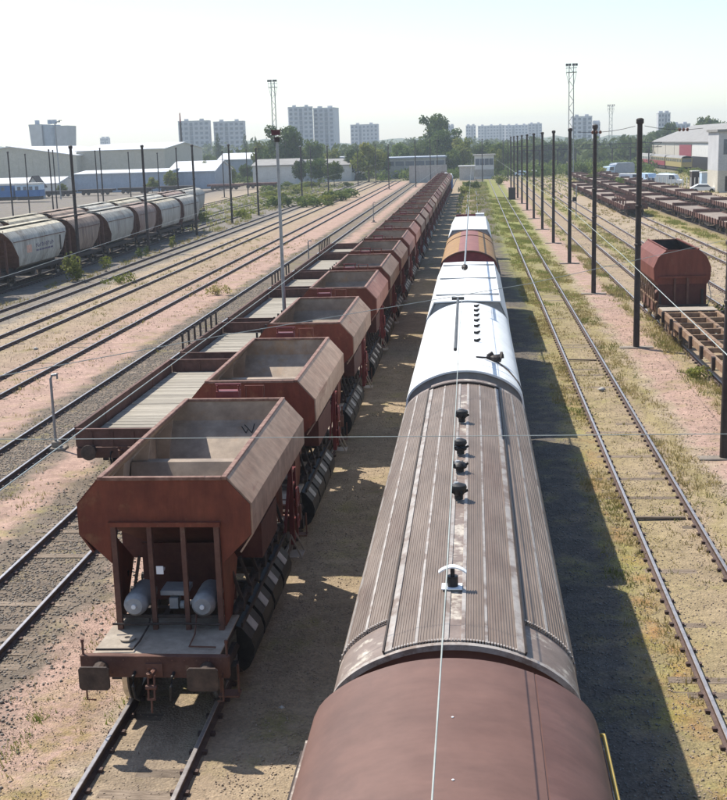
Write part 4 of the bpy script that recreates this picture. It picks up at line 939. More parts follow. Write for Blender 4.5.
# ------------------------------------------------------------------ poles, masts, posts
def pole(name, label, cat, grp, x, y, h=9.9, r=.145, slab=True, cap=True, proto=None):
    t = empty(name, (x, y, 0), 0, label, cat, grp)
    MB().cyl((0, 0, GZ - .1), (0, 0, h), r, 10, r * .78).build('shaft', m_pole, t, smooth=True)
    if cap: MB().lathe([(r * .8, h - .16), (r * 1.15, h - .12), (r * 1.15, h + .05), (r * .6, h + .10)], (0, 0, 0), 'z', 10).build('pole_cap', m_pole, t)
    if slab: MB().bx(-.75, .75, -.22, .22, GZ - .1, .06 + GZ + .04).build('base_slab', m_slab, t, bevel=.02)
    b = MB()
    for z in (h * .45, h * .62): b.lathe([(r * .9, z), (r * 1.1, z + .02), (r * 1.1, z + .10), (r * .9, z + .12)], (0, 0, 0), 'z', 10)
    b.build('clamp_band', m_pole, t)
    return t
ry = [35.2, 54.9, 74.8, 93.8, 112.8, 131, 149.5, 168, 186, 204, 222, 240]
p0 = None
for i, y in enumerate(ry):
    lab = f'{ordn(i)} dark pole of the row beside the right track, from the near end'
    if p0 is None: p0 = pole('catenary_pole', lab, 'pole', 'dark poles beside the right track', 7.25, y); o = p0
    else: o = dup(p0, (7.25, y, 0), None, lab)
lp_ = [(-30.8, 92.6), (-30.8, 113.2), (-30.8, 133.8), (-30.8, 154.2), (-30.4, 171.5), (-30.9, 220), (-29.6, 250)]
for i, (x, y) in enumerate(lp_):
    o = dup(p0, (x, y, 0), None, f'{ordn(i)} dark pole before the grain wagons, from the near end'); o['group'] = 'dark poles along the grain wagons'
    o.scale = (1, 1, .985 if i < 4 else .93)
for i, (u, Y, s) in enumerate(((8, 160, .98), (25, 190, .95), (49, 175, 1.0), (53, 200, 1.0), (95, 200, .97), (100, 180, 1.0), (128, 205, .93), (157, 225, .90), (176, 175, .97), (222, 240, .9), (246, 245, .92), (301, 300, .95), (310, 270, .93), (357, 290, .9), (375, 300, .92), (388, 260, .93), (415, 270, 1.0), (430, 300, 1.0), (437, 310, 1.0), (482, 290, .98), (503, 330, .95), (508, 300, .95))):
    o = dup(p0, (W(u, Y), Y, 0), None, f'slender dark far pole, {ordn(i).replace("nearest", "first")} from the left before sheds and trees'); o['group'] = 'far poles before the sheds and trees'; o.scale = (.8, .8, s)
fresh()
# insulators and head-span wire on the second pole
for i, s in enumerate((-1, 1)):
    t = empty('insulator_string', (7.25, 54.9, 9.72), 0, 'insulator string hanging off the second right-hand pole, ' + ('towards the middle train' if s < 0 else 'towards the red hopper'), 'insulator', 'insulator strings on the second pole')
    pts = [(s * (.2 + k * .5), 0, -.06 - .035 * k * (7 - k) / 2) for k in range(6)]
    MB().tube(pts, .012, 6).build('wire', m_wiredark, t)
    for k in (0, 1, 2):
        c = Vector(pts[3]).lerp(Vector(pts[4]), k / 3); MB().lathe([(.02, -.06), (.075, -.03), (.075, .03), (.02, .06)], tuple(c), 'x', 10).build('insulator_disc', m_brownfr, t)
# grey lamp mast between flat wagons and hoppers
t = empty('lamp_mast', (-7.52, 47.2, 0), 0, 'slim pale grey mast with a dark red head between flat wagons and hopper train', 'mast')
MB().cyl((0, 0, GZ - .1), (0, 0, 9.5), .085, 14, .055).build('shaft', m_galv, t, smooth=True)
MB().bx(-.19, .13, -.12, .12, 9.68, 9.84).bx(-.21, .15, -.14, .14, 9.845, 9.88).build('mast_head', m_headd, t)
MB().cyl((0, 0, 9.42), (0, 0, 9.61), .11, 12).build('head_collar', m_pole, t)
MB().bx(-.25, .25, -.25, .25, GZ - .05, .05).build('foot_plate', m_conc, t)
MB().bx(-.16, .16, -.2, -.11, 1.0, 1.6).build('switch_box', m_galv, t)
# short grey posts with a bent arm on the left
def bent_post(x, y, h, label):
    t = empty('signal_wire_post', (x, y, 0), 0, label, 'post', 'short grey posts between the left tracks')
    MB().tube([(0, 0, GZ - .1), (0, 0, h * .95), (.05, 0, h), (.22, 0, h + .02)], .045, 8).build('shaft', m_galv, t, smooth=True)
    MB().cyl((.22, 0, h + .06), (.22, 0, h - .12), .03, 8).build('hook', m_galv, t)
    MB().bx(-.3, .35, -.25, .2, GZ - .02, GZ + .12).bx(-.12, .15, -.12, .12, GZ + .121, GZ + .3).build('footing', m_slab, t, bevel=.02)
bent_post(-13.55, 37, 2.3, 'nearest short grey post with bent arm on the pink path')
bent_post(-12.6, 92, 2.2, 'second short grey post, beside the pink strip farther back')
bent_post(-12.3, 150, 2.3, 'third short grey post, small and far along the pink strip')
# relay cabinet and dwarf signal right
t = empty('relay_cabinet', (6.2, 200, 0), 0, 'small dark relay cabinet at the foot of the far right-hand poles', 'cabinet')
MB().bx(-.55, .55, -.4, .4, GZ, 1.7).build('cabinet_body', m_dark, t, bevel=.03); MB().bx(-.6, .6, -.46, .46, 1.705, 1.8).build('cabinet_roof', m_pole, t); MB().bx(-.5, .5, -.43, -.405, .1, 1.55).build('cabinet_door', m_pole, t)
t = empty('dwarf_signal', (12.2, 148, 0), 0, 'slim signal post with a small dark head between the right tracks', 'signal')
MB().cyl((0, 0, GZ), (0, 0, 3.4), .06, 8).build('post', m_galv, t); MB().bx(-.45, .05, -.1, .1, 1.9, 2.4).build('signal_head', m_black, t); MB().bx(-.1, .1, -.08, .08, 3.3, 3.7).build('post_plate', m_galv, t)
# lattice floodlight towers
def flood(x, y, h, wd, label):
    t = empty('floodlight_tower', (x, y, 0), 0, label, 'light tower', 'lattice floodlight towers')
    b = MB()
    for sx in (-1, 1):
        for sy in (-1, 1): b.bar((sx * wd / 2, sy * wd / 2, GZ), (sx * wd * .42, sy * wd * .42, h), .11, .11)
    n = int(h / 1.6)
    for k in range(n):
        z0, z1 = h * k / n, h * (k + 1) / n; s = 1 if k % 2 else -1
        for sy in (-1, 1): b.bar((s * wd * .47, sy * wd * .47, z0), (-s * wd * .47, sy * wd * .47, z1), .06, .06); b.bar((sy * wd * .47, s * wd * .47, z0), (sy * wd * .47, -s * wd * .47, z1), .06, .06)
    b.build('lattice_mast', m_galv, t)
    b = MB().bx(-wd * 1.0, wd * 1.0, -wd * 1.0, wd * 1.0, h - 1.5, h - 1.38)
    for s in (-1, 1): b.bar((s * wd, -wd, h - .4), (s * wd, wd, h - .4), .06, .06); b.bar((-wd, s * wd, h - .4), (wd, s * wd, h - .4), .06, .06); b.bar((s * wd * .95, s * wd * .95, h - 1.5), (s * wd * .95, s * wd * .95, h), .07, .07); b.bar((s * wd * .45, 0, h - 4.5), (s * wd, 0, h - 1.45), .09, .09)
    b.build('lamp_platform', m_galv, t)
    for x_ in (-.9, -.35, .35, .9):
        MB().bx(x_ * wd - .3, x_ * wd + .3, -wd * 1.05, -wd * .6, h + .01, h + .55).build('floodlight', m_pole, t)
flood(W(275.5, 345), 345, 27.2, 1.15, 'tall lattice floodlight tower rising behind the grey lamp mast')
flood(W(571, 310), 310, 26.6, 1.25, 'tallest lattice floodlight tower, above the row of dark poles')
flood(W(610.5, 620), 620, 24.5, 1.6, 'small distant lattice floodlight tower right of the dark tower block')
# ------------------------------------------------------------------ overhead wires
def wire(label, pts, r=.009, mat=None, name='overhead_wire', sag=0, n=14):
    P = []
    for i in range(len(pts) - 1):
        a, b_ = Vector(pts[i]), Vector(pts[i + 1])
        for k in range(n):
            f = k / n; q = a.lerp(b_, f); q.z -= sag * 4 * f * (1 - f); P.append(q)
    P.append(Vector(pts[-1])); o = MB().tube(P, r, 6).build(name, mat or m_wire, None, smooth=True)
    return tag(o, label, 'wire', 'overhead wires of the yard')
ws_ = [(-.27, y, 5.52) for y in (-4, 21.8)]
t = empty('overhead_wire', (0, 0, 0), 0, 'pale contact wire running along above the covered wagons', 'wire', 'overhead wires of the yard')
MB().tube([(-.29, -4, 5.52), (-.27, 10, 5.50), (-.30, 21.6, 5.50), (-.32, 36, 5.5), (-.28, 60, 5.5), (-.3, 120, 5.5), (-.3, 300, 5.5)], .0065, 6).build('contact_wire', m_wire, t, smooth=True)
MB().cyl((-.36, 21.7, 5.53), (-.40, 29.0, 5.53), .032, 10).build('insulator_rod', m_wiredark, t)
MB().bar((-.55, 29.05, 5.53), (-.25, 29.05, 5.53), .05, .07).build('rod_head', m_wiredark, t)
MB().cyl((-.29, 36.6, 5.56), (-.29, 70, 5.56), .03, 8).build('insulator_rod', m_galv, t)
MB().lathe([(.02, -.12), (.08, -.02), (.10, .06), (.04, .1)], (-.29, 36.5, 5.52), 'y', 10).build('rod_clamp', m_pole, t)
wire('pale contact wire above the hopper train', [(-5.4, -2, 5.5), (-5.3, 60, 5.5), (-5.2, 300, 5.5)], .008)
wire('bright contact wire above the overgrown right track', [(3.6, -2, 5.55), (4.3, 21, 5.5), (4.75, 40, 5.5), (5.1, 62, 5.5), (4.7, 300, 5.5)], .0095)
wire('sagging contact wire in front of the grain wagons', [(-15.8, 25, 5.1), (-17.0, 45, 4.95), (-18.0, 66, 5.0), (-19.0, 110, 5.3), (-19.4, 300, 5.4)], .010, sag=0)
wire('thin greenish cross wire spanning the picture over hoppers and wagons', [(-26, 13.3, 6.2), (-5, 13.15, 6.0), (26, 12.9, 6.05)], .0045)
wire('thin slanting wire crossing above the white roofed wagon', [(-13, 9, 6), (-4.4, 20.8, 6.0), (1.19, 27.7, 6.0), (7.8, 38.5, 6.0), (16, 52, 6.3)], .0065)
wire('high contact wire above the far left empty tracks', [(-24.1, 20, 5.6), (-24.1, 300, 5.6)], .008, m_wiredark)

# ------------------------------------------------------------------ vegetation
def leafcloud(lobes, n, size, flat=.8):
    c = np.array([l[:3] for l in lobes]); r = np.array([l[3:6] if len(l) > 4 else (l[3],) * 3 for l in lobes]); wgt = r[:, 0] ** 2; wgt /= wgt.sum()
    k = RNG.choice(len(lobes), n, p=wgt); d = RNG.normal(size=(n, 3)); d /= np.linalg.norm(d, axis=1)[:, None]
    rad = RNG.random(n) ** .35
    p = c[k] + d * r[k] * (rad * RNG.uniform(.85, 1.12, n))[:, None]
    nrm = d + RNG.normal(0, .6, (n, 3)); nrm /= np.linalg.norm(nrm, axis=1)[:, None]
    u = np.cross(nrm, RNG.normal(size=(n, 3))); u /= np.linalg.norm(u, axis=1)[:, None]; v = np.cross(nrm, u)
    s = (size * RNG.uniform(.55, 1.3, n))[:, None]
    V = np.stack([p - u * s, p + v * s * .55, p + u * s, p - v * s * .55], 1).reshape(-1, 3)
    return V, np.arange(n * 4).reshape(-1, 4)
def leafmat(name, a, b, c): return M(name, a, b, .5, .75, 0, c3=c, s3=.25, t3=.5, w3=.2, vary=.25, trans=.35, spec=.15)
m_leafD = leafmat('dark_green_leaves', (.045, .075, .016), (.09, .135, .03), (.13, .165, .035))
m_leafM = leafmat('mid_green_leaves', (.075, .115, .022), (.125, .17, .035), (.17, .20, .045))
m_leafY = leafmat('yellow_green_leaves', (.15, .18, .03), (.22, .245, .05), (.26, .25, .08))
m_bark = M('bark', (.10, .075, .055), (.17, .13, .10), 6, .9, .3)
def tree(kind, h, wd, n=2800, size=.42):
    t = empty('tree'); th = h * .28
    b = MB().cyl((0, 0, GZ - .3), (0, 0, h * .55), h * .022, 8, h * .008)
    for k in range(6):
        a = k * 1.05 + random.random(); b.cyl((0, 0, th * (.8 + k * .12)), (math.cos(a) * wd * .3, math.sin(a) * wd * .3, h * (.5 + .05 * k)), h * .009, 6, h * .004)
    b.build('trunk', m_bark, t)
    lob = []
    if kind == 'cone':
        for k in range(14):
            f = k / 13; lob.append((random.gauss(0, .05) * wd, random.gauss(0, .05) * wd, h * (.12 + .82 * f), wd * .5 * (1 - f) ** .8 + .12, wd * .5 * (1 - f) ** .8 + .12, h * .06))
    elif kind == 'poplar':
        for k in range(16):
            f = k / 15; w_ = wd * .42 * math.sin(math.pi * (.12 + .80 * f)) ** .7; lob.append((random.gauss(0, .12) * wd, random.gauss(0, .12) * wd, h * (.14 + .76 * f), w_, w_, h * .09))
    else:
        for k in range(22):
            a = random.random() * 6.28; q = math.sqrt(random.random()) * .36 * wd; z = h * random.uniform(.32, .86); s = 1 - abs(z / h - .55) * .9
            r = wd * random.uniform(.13, .23) * s; lob.append((q * s * math.cos(a) * 1.1, q * s * math.sin(a) * 1.1, z, r, r, r * .8))
        lob.append((0, 0, h * .55, wd * .30, wd * .30, h * .34)); lob.append((wd * .12, 0, h * .45, wd * .32, wd * .3, h * .2)); lob.append((-wd * .12, wd * .05, h * .42, wd * .3, wd * .3, h * .18))
    V, F = leafcloud(lob, n, size); cloud_mesh('crown', V, F, {'cone': m_leafD, 'poplar': m_leafD, 'round': m_leafM, 'light': m_leafY, 'dark': m_leafD}[kind], None, t, kind='stuff')
    return t
big_ = tree('dark', 16, 15, 5200, .5)
tp = {'big': [big_], 'cone': [tree('cone', 10, 4, 1500, .3)], 'round': [tree('round', 10, 9), tree('round', 10, 10)], 'light': [tree('light', 10, 9), tree('light', 10, 8)], 'dark': [tree('dark', 10, 10), tree('dark', 10, 8)]}
BASEH = {'poplar': 16, 'big': 16}
used = set(); cnt = 0
TREES = [  # u, top row, distance, kind, width px, label
    (283, 122, 330, 'big', 44, 'big dark green tree right behind the grey lamp mast'), (262, 138, 345, 'light', 26, 'light green tree left of the big dark tree by the mast'),
    (312, 132, 360, 'round', 26, 'round green tree in front of the tallest pair of apartment blocks'), (332, 146, 350, 'light', 24, 'low light green tree under the tallest apartment blocks'),
    (318, 155, 290, 'dark', 24, 'low dark bushy tree before the white shed by the mast'), (333, 158, 285, 'round', 20, 'low green bushy tree right of the dark bushy one by the white shed'),
    (368, 138, 320, 'light', 36, 'bushy light green tree in front of the low far apartment block'), (383, 146, 340, 'dark', 22, 'dark tree right of the bushy light green tree'),
    (355, 146, 335, 'dark', 20, 'dark tree left of the bushy light green tree'), (218, 128, 520, 'cone', 11, 'dark conifer between the two left apartment blocks'), (245, 129, 500, 'cone', 9, 'slim conifer at the right edge of the second left apartment block'),
    (256, 131, 480, 'cone', 8, 'slimmest conifer between the left blocks and the grey mast'), (435, 111, 400, 'big', 42, 'tallest dark tree standing above the end of the hopper train'),
    (448, 126, 380, 'big', 36, 'dark tree merging into the right flank of the tallest tree'), (420, 136, 390, 'round', 26, 'green tree merging into the left flank of the tallest tree'),
    (402, 139, 380, 'round', 26, 'green tree above the white flat roofed warehouse'), (463, 134, 370, 'light', 30, 'light green tree right of the tallest tree'), (452, 146, 350, 'round', 18, 'small green tree behind the end of the hopper line'),
    (480, 137, 400, 'round', 28, 'green tree behind the white control cabin'), (500, 139, 380, 'round', 28, 'green tree behind the far end of the pole row'), (497, 146, 350, 'light', 18, 'low light green tree right of the control cabin'),
    (518, 139, 440, 'round', 28, 'green tree seen through the far poles'), (540, 140, 470, 'dark', 30, 'dark green tree seen between the middle poles'), (560, 139, 480, 'round', 30, 'green tree left of the tallest floodlight tower'),
    (585, 141, 520, 'dark', 34, 'dark tree below the distant tower block'), (622, 141, 480, 'dark', 34, 'dark tree right of the gantry below the small floodlight tower'), (640, 138, 470, 'round', 26, 'green tree left of the curved hangar roof'),
    (668, 119, 500, 'dark', 26, 'dark tree against the slim far tower right'), (680, 122, 480, 'round', 22, 'green tree above the curved hangar roof'), (709, 112, 470, 'round', 34, 'broad green tree rising above the hangar ridge'), (722, 118, 460, 'dark', 24, 'dark tree at the right edge above the hangar'), (655, 128, 520, 'dark', 22, 'dark tree left of the slim far tower'),
    (205, 158, 310, 'light', 18, 'light green bushy tree right of the small white gabled shed'), (228, 164, 330, 'light', 18, 'light green low tree between the left poles'), (245, 160, 340, 'round', 16, 'small green tree left of the mast'),
    (170, 168, 285, 'light', 20, 'olive bushy tree at the end of the long low shed'), (150, 175, 280, 'light', 14, 'small yellow-green tree before the long low shed'), (130, 150, 420, 'round', 18, 'green tree behind the long white warehouse roof'), (300, 158, 300, 'dark', 16, 'small dark tree left of the low bushy ones by the white shed'),
    (60, 182, 275, 'light', 14, 'small olive tree right of the blue coaches'), (190, 150, 460, 'light', 26, 'light green tree in front of the left apartment blocks'), (210, 152, 470, 'round', 20, 'green tree between shed roofs and left apartment blocks')]
for u, vt, Y, kind, wpx, lab in TREES:
    h = Zat(u, vt, Y); wd = wpx * Y / FPX
    i = cnt % len(tp[kind]); pr = tp[kind][i]
    if pr.name in used: o = dup(pr)
    else: o = pr; used.add(pr.name)
    bh = BASEH.get(kind, 10); bw = {'cone': 4, 'poplar': 9, 'big': 14}.get(kind, 9)
    o.location = (W(u, Y), Y, GZ); o.scale = (wd / bw, wd / bw, h / bh); o.rotation_euler = (0, 0, cnt * 1.7)
    tag(o, lab, 'tree', 'trees around the yard'); cnt += 1
fresh()
def bush(x, y, h, wd, mat, label, grp, n=260, size=.09):
    t = empty('bush', (x, y, GZ), 0, label, 'bush', grp)
    lob = [(random.gauss(0, .22) * wd, random.gauss(0, .22) * wd, h * random.uniform(.2, .75), wd * .24, wd * .24, h * .28) for _ in range(9)]
    V, F = leafcloud(lob, n, size); cloud_mesh('foliage', V, F, mat, None, t)
    b = MB()
    for k in range(6): b.cyl((0, 0, -.05), (random.gauss(0, .25) * wd, random.gauss(0, .25) * wd, h * .7), .015, 5, .006)
    b.build('stem', m_bark, t)
    return t
BG = 'bushes and weeds between the left tracks'
bush(-29.7, 88.5, 2.3, 1.9, m_leafY, 'largest yellow-green bush, in front of the brown grain wagon', BG, 700, .13)
bush(-29.6, 95.5, 1.4, 1.2, m_leafY, 'small yellow-green bush right of the largest one by the grain wagons', BG)
bush(-25.9, 86.5, .8, 2.2, m_leafY, 'low spreading weed clump between the far left empty tracks', BG, 420)
bush(-29.8, 107, 1.1, 1.3, m_leafM, 'small dark green weed clump below the rust-topped grain wagon', BG)
bush(-29.8, 118.5, 1.2, 1.0, m_leafY, 'thin weed clump below the far grain wagons', BG)
bush(-16.9, 78, .8, 1.4, m_grassG, 'bright green weed tuft beside the pink strip', BG, 380, .08)
bush(-36, 160, 1.8, 3.0, m_leafY, 'round bush standing beyond the last grain wagon', BG, 500, .15)
bush(-31.5, 165, 1.6, 2.6, m_leafY, 'bush beside the pole beyond the last grain wagon', BG, 500, .15)
bush(12.6, 62, 1.2, 1.5, m_leafM, 'small green bush just right of the red hopper wagon', 'bushes on the right side of the yard', 420, .09)
bush(8.6, 48, .5, 1.1, m_grassG, 'low green weed patch at the wheels of the skeleton wagon', 'bushes on the right side of the yard', 420, .07)
fb = bush(0, 0, 2.6, 4.2, m_leafY, 'x', 'rough bushes in the left field', 420, .28); fb2 = bush(0, 0, 2.6, 4.2, m_leafM, 'x', 'rough bushes in the left field', 420, .28); nb_ = 0
fpos = sorted((random.uniform(262, 350), random.uniform(185, 300)) for _ in range(30))
for k, (u, Y) in enumerate(fpos):
    x = W(u, Y); o = (fb, fb2)[k % 2] if k < 2 else dup((fb, fb2)[k % 2]); o.location = (x, Y, GZ); s = random.uniform(.35, .95); o.scale = (s * 1.2, s * 1.2, s * .8); o.rotation_euler = (0, 0, k)
    o['label'] = f'{ordn(k).replace("nearest", "first")} rough bush from the left in the overgrown field'
fresh()
for k, (u, Y, s) in enumerate(((690, 300, .7), (700, 285, .8), (707, 270, .8), (682, 315, .7), (697, 305, .7), (590, 260, .8), (600, 300, 1.0), (580, 330, 1.2), (500, 270, .8), (470, 250, .7), (463, 225, .6), (620, 240, .8))):
    o = dup((fb, fb2)[k % 2]); o.location = (W(u, Y), Y, GZ); o.scale = (s, s, s); o.rotation_euler = (0, 0, k * 2)
    o['label'] = f'rough bush among the right-hand tracks and hangar, {ordn(k).replace("nearest", "first")} of twelve'; o['group'] = 'scattered bushes on the right half'
fresh()
lob = []
for k in range(420):
    Y = random.uniform(318, 430); u = random.uniform(225, 655)
    if abs(u - 484) < 16 and Y < 330: continue
    r = random.uniform(.8, 2.0); lob.append((W(u, Y), Y, GZ + r * .5, r * 1.5, r * 1.2, r))
V, F = leafcloud(lob, 26000, .5); cloud_mesh('undergrowth', V, F, m_leafM, 'rough undergrowth along the far edge of the yard')
# far belts of woodland and low hills
TOPS = [(-60, 146), (0, 145), (30, 147), (80, 147), (120, 147), (160, 147), (250, 138), (300, 141), (345, 142), (385, 139), (410, 136), (460, 135), (480, 136), (510, 135), (550, 136), (600, 136), (650, 132), (690, 128), (727, 130), (790, 130)]
lob = []
for k in range(640):
    u = random.uniform(-60, 790); Y = random.uniform(430, 1150)
    if Y < 700 and u < 225: continue
    vt = np.interp(u, [a for a, _ in TOPS], [b_ for _, b_ in TOPS]) + abs(random.gauss(0, 3)) + 1; z = Zat(u, vt, Y); r = random.uniform(4, 8)
    for q in range(3): lob.append((W(u, Y) + random.gauss(0, 6), Y + random.gauss(0, 6), max(1, z - r * .8 - q * 4), r, r, max(3.0, r * .8)))
V, F = leafcloud(lob, 75000, 1.5); cloud_mesh('treeline', V, F, leafmat('distant_wood_leaves', (.055, .085, .022), (.10, .13, .035), (.125, .15, .045)), 'continuous far belt of green trees along the horizon')
b = MB(); us = np.linspace(-250, 980, 120); rows = []
for (Y, dv) in ((1500, 60), (1650, 3), (2100, 0), (2600, 8)):
    rows.append([(W(u, Y), Y, Zat(u, np.interp(u, [a for a, _ in TOPS], [c for _, c in TOPS]) + 1.5 + 1.2 * math.sin(u * .11) + .8 * math.sin(u * .37) + dv, Y) if dv < 50 else GZ - 1) for u in us])
n = len(us); b.add([p for r in rows for p in r], [(i * n + j, i * n + j + 1, (i + 1) * n + j + 1, (i + 1) * n + j) for i in range(len(rows) - 1) for j in range(n - 1)])
o = b.build('hills', M('wooded_hill', (.05, .07, .02), (.10, .115, .04), .02, .9, 0, vary=0), None, smooth=True); tag(o, kind='structure')

# ------------------------------------------------------------------ buildings
m_apt = M('pale_apartment_render', (0.450, 0.450, 0.463), (0.550, 0.550, 0.562), .3, .8, 0, vary=.12)
m_pane = M('dark_window_pane', (.08, .10, .13), (.14, .16, .20), .5, .2, 0, vary=.1, spec=.5)
m_beige = M('beige_metal_cladding', (.46, .43, .36), (.54, .50, .43), 1, .7, .05, vary=0)
m_wroof = M('white_sheet_roof', (0.594, 0.603, 0.612), (0.702, 0.711, 0.720), .4, .5, .03, vary=.04)
m_bluegrey = M('blue_grey_cladding', (0.299, 0.345, 0.414), (0.380, 0.425, 0.494), .8, .6, .05, vary=.05)
m_roofg = M('grey_fibre_cement_roof', (.22, .215, .205), (.30, .29, .28), .5, .8, .1, c3=(.18, .17, .15), s3=.3, vary=0)
m_wallw = M('offwhite_wall', (.56, .55, .52), (.66, .65, .62), .8, .8, .05, vary=.05)
m_blue = M('blue_coach_paint', (0.038, 0.120, 0.315), (0.060, 0.165, 0.375), 1, .4, .02, vary=0)
m_ltblue = M('light_blue_panel', (.42, .55, .68), (.52, .64, .76), 1, .5, .02, vary=.05)
m_coachred = M('coach_red', (0.266, 0.042, 0.063), (0.308, 0.063, 0.084), 1, .4, .02, vary=0)
m_coachyel = M('coach_cream_yellow', (0.348, 0.276, 0.108), (0.396, 0.324, 0.150), 1, .4, .02, vary=0)
def apartment(label, u0, u1, vt, Y, depth=14, rz=0, floors=None, bays=None, steps=(), roofbits=True):
    x0, x1 = W(u0, Y), W(u1, Y); h = Zat((u0 + u1) / 2, vt, Y); wd = x1 - x0
    t = empty('apartment_block', ((x0 + x1) / 2, Y, 0), rz, label, 'apartment block', 'apartment blocks on the skyline')
    MB().bx(-wd / 2, wd / 2, 0, depth, GZ - 1, h).build('wall', m_apt, t)
    fl = floors or max(5, int(h / 2.9)); n = bays or max(4, int(wd / 3.2)); b = MB(); fh = h / fl; bw = wd / n
    for i in range(n):
        if i % 5 == 2: b.bx(-wd / 2 + bw * (i + .2), -wd / 2 + bw * (i + .8), -.05, -.005, fh, h - .8); continue
        for k in range(1, fl): b.bx(-wd / 2 + bw * (i + .22), -wd / 2 + bw * (i + .78), -.05, -.005, fh * (k + .25), fh * (k + .78))
    b.build('window', m_pane, t)['kind'] = 'stuff'
    b = MB()
    for k in range(1, fl): b.bx(-wd / 2 + .1, wd / 2 - .1, -.32, -.06, fh * k - .1, fh * k + .12)
    b.build('balcony_slab', m_apt, t)['kind'] = 'stuff'
    MB().bx(-wd / 2 - .15, wd / 2 + .15, -.15, depth + .15, h + .005, h + .5).build('parapet', m_apt, t)
    for k in range(max(2, int(wd / 8))):
        x = -wd / 2 + wd * (k + .5) / max(2, int(wd / 8)); MB().bx(x - 1.3, x + 1.3, 3, 7, h + .505, h + 1.8).build('roof_block', m_apt, t)
    return t
apartment('left of the two equal grey apartment blocks on the left skyline', 180, 210, 121.5, 820, 15, .12)
apartment('right of the two equal grey apartment blocks, between two conifers', 215, 245, 122, 830, 15, .12)
apartment('left half of the tallest double apartment block behind the grey mast', 290, 314, 107.5, 860, 16, .18)
apartment('right half of the tallest double apartment block behind the grey mast', 314.3, 335, 108.5, 868, 16, -.12)
apartment('low far apartment block standing alone right of the tallest pair', 351, 378, 125, 1050, 15)
apartment('first thin small tower right of the tallest tree', 447, 454, 126, 1200, 8); apartment('squarish far block right of the tallest tree', 466, 476, 126, 1250, 12)
apartment('long hazy slab block on the horizon, its left stretch', 478, 505, 126, 1350, 14); apartment('long hazy slab block on the horizon, its middle stretch', 505.3, 528, 125.5, 1370, 14); apartment('long hazy slab block on the horizon, its taller right stretch', 528.3, 542, 124, 1380, 14)
apartment('broad dark tower block beside the tallest floodlight tower', 572, 592, 117, 900, 14); apartment('low narrow block right of the broad dark tower block', 593, 600, 123, 980, 10)
apartment('slim tall tower block left of the hangar roof', 658, 670, 113.5, 880, 9); apartment('lower hazy block between slim tower and hangar', 672, 690, 124.5, 920, 10)
apartment('tiny far block on the far left skyline', 101, 109, 138.5, 1300, 8)
# tapered tower left
Y = 520; xa, xb = W(31, Y), W(69.5, Y); h = Zat(50, 124, Y)
t = empty('tapered_tower', ((xa + xb) / 2, Y, 0), 0, 'grey building widening upwards with a darker round stair drum, left skyline', 'tower'); wd = xb - xa
for x0, x1, nm in ((-wd / 2, -wd * .17, 'wing'), (wd * .17, wd / 2, 'wing')):
    s = -1 if x0 < 0 else 1; o_ = abs(wd / 2); i_ = wd * .17
    MB().prism_y([(s * i_, 0), (s * (o_ - 1.6), 0), (s * o_, h if s < 0 else h - .9), (s * i_, h if s < 0 else h - .9)], 0, 12).build(nm, m_apt, t)
MB().cyl((0, 4, 0), (0, 4, h - .4), wd * .2, 20, wd * .24).build('stair_drum', m_bluegrey, t, smooth=True)
for x in (-wd * .35, -.4, wd * .1): MB().bx(x - .7, x + .7, 3, 5, h + .01, h + 1.8).build('roof_block', m_bluegrey, t)
# tall thin mast near left blocks and old lamp pole by the warehouse
Y = 430; t = empty('radio_mast', (W(182, Y), Y, 0), 0, 'thin mast with a pale top in front of the left apartment block', 'mast')
MB().cyl((0, 0, 0), (0, 0, Zat(181, 122, Y)), .45, 8, .35).build('shaft', m_pole, t); MB().cyl((0, 0, Zat(181, 122, Y)), (0, 0, Zat(181, 113, Y)), .28, 8, .2).build('mast_tip', m_coachred, t)
Y = 250; t = empty('street_lamp', (W(57.5, Y), Y, 0), 0, 'tall curved street lamp in front of the tapered tower', 'lamp'); h = Zat(57, 122, Y)
MB().tube([(0, 0, 0), (0, 0, h - .4), (.3, 0, h), (1.1, 0, h + .05)], .14, 7).build('shaft', m_galv, t); MB().bx(.8, 1.5, -.15, .15, h + .2, h + .34).build('lamp_head', m_galv, t)
# sheds left
def gable(name, label, x0, x1, y0, y1, ze, zr, wallm, roofm, cat='warehouse', axis='y', grp=None, over=.4, panels=True):
    t = empty(name, ((x0 + x1) / 2, y0, 0), 0, label, cat, grp); w2 = (x1 - x0) / 2; L = y1 - y0
    if axis == 'y':
        MB().prism_y([(-w2, GZ), (w2, GZ), (w2, ze), (0, zr), (-w2, ze)], 0, L).build('wall', wallm, t)
        for s in (-1, 1):
            k = (zr - ze) / w2
            MB().prism_y([(0, zr + .02), (0, zr + .22), (s * (w2 + over), ze - k * over + .22), (s * (w2 + over), ze - k * over + .02)], -over, L + over).build('roof', roofm, t)
    else:
        MB().prism_x([(0, GZ), (L, GZ), (L, ze), (L / 2, zr), (0, ze)], -w2, w2).build('wall', wallm, t)
        for a, c, s in ((-over, L / 2, 1), (L / 2, L + over, -1)):
            k = (zr - ze) / (L / 2); za_ = ze - k * over if s > 0 else zr; zb_ = zr if s > 0 else ze - k * over
            MB().prism_x([(a, za_ + .02), (c, zb_ + .02), (c, zb_ + .22), (a, za_ + .22)], -w2 - over, w2 + over).build('roof', roofm, t)
    if panels:
        n = max(3, int(2 * w2 / 4)); b = MB()
        for i in range(n + 1): x = -w2 + 2 * w2 * i / n; b.bx(x - .08, x + .08, -.06, -.004, .2, ze - .2)
        b.build('wall_seam', wallm, t)['kind'] = 'stuff'
    return t
gable('warehouse', 'big beige warehouse with a low white gable at the left edge', W(-55, 340), W(76, 340), 340, 400, Zat(0, 158, 340), Zat(20, 147, 340), m_beige, m_wroof)
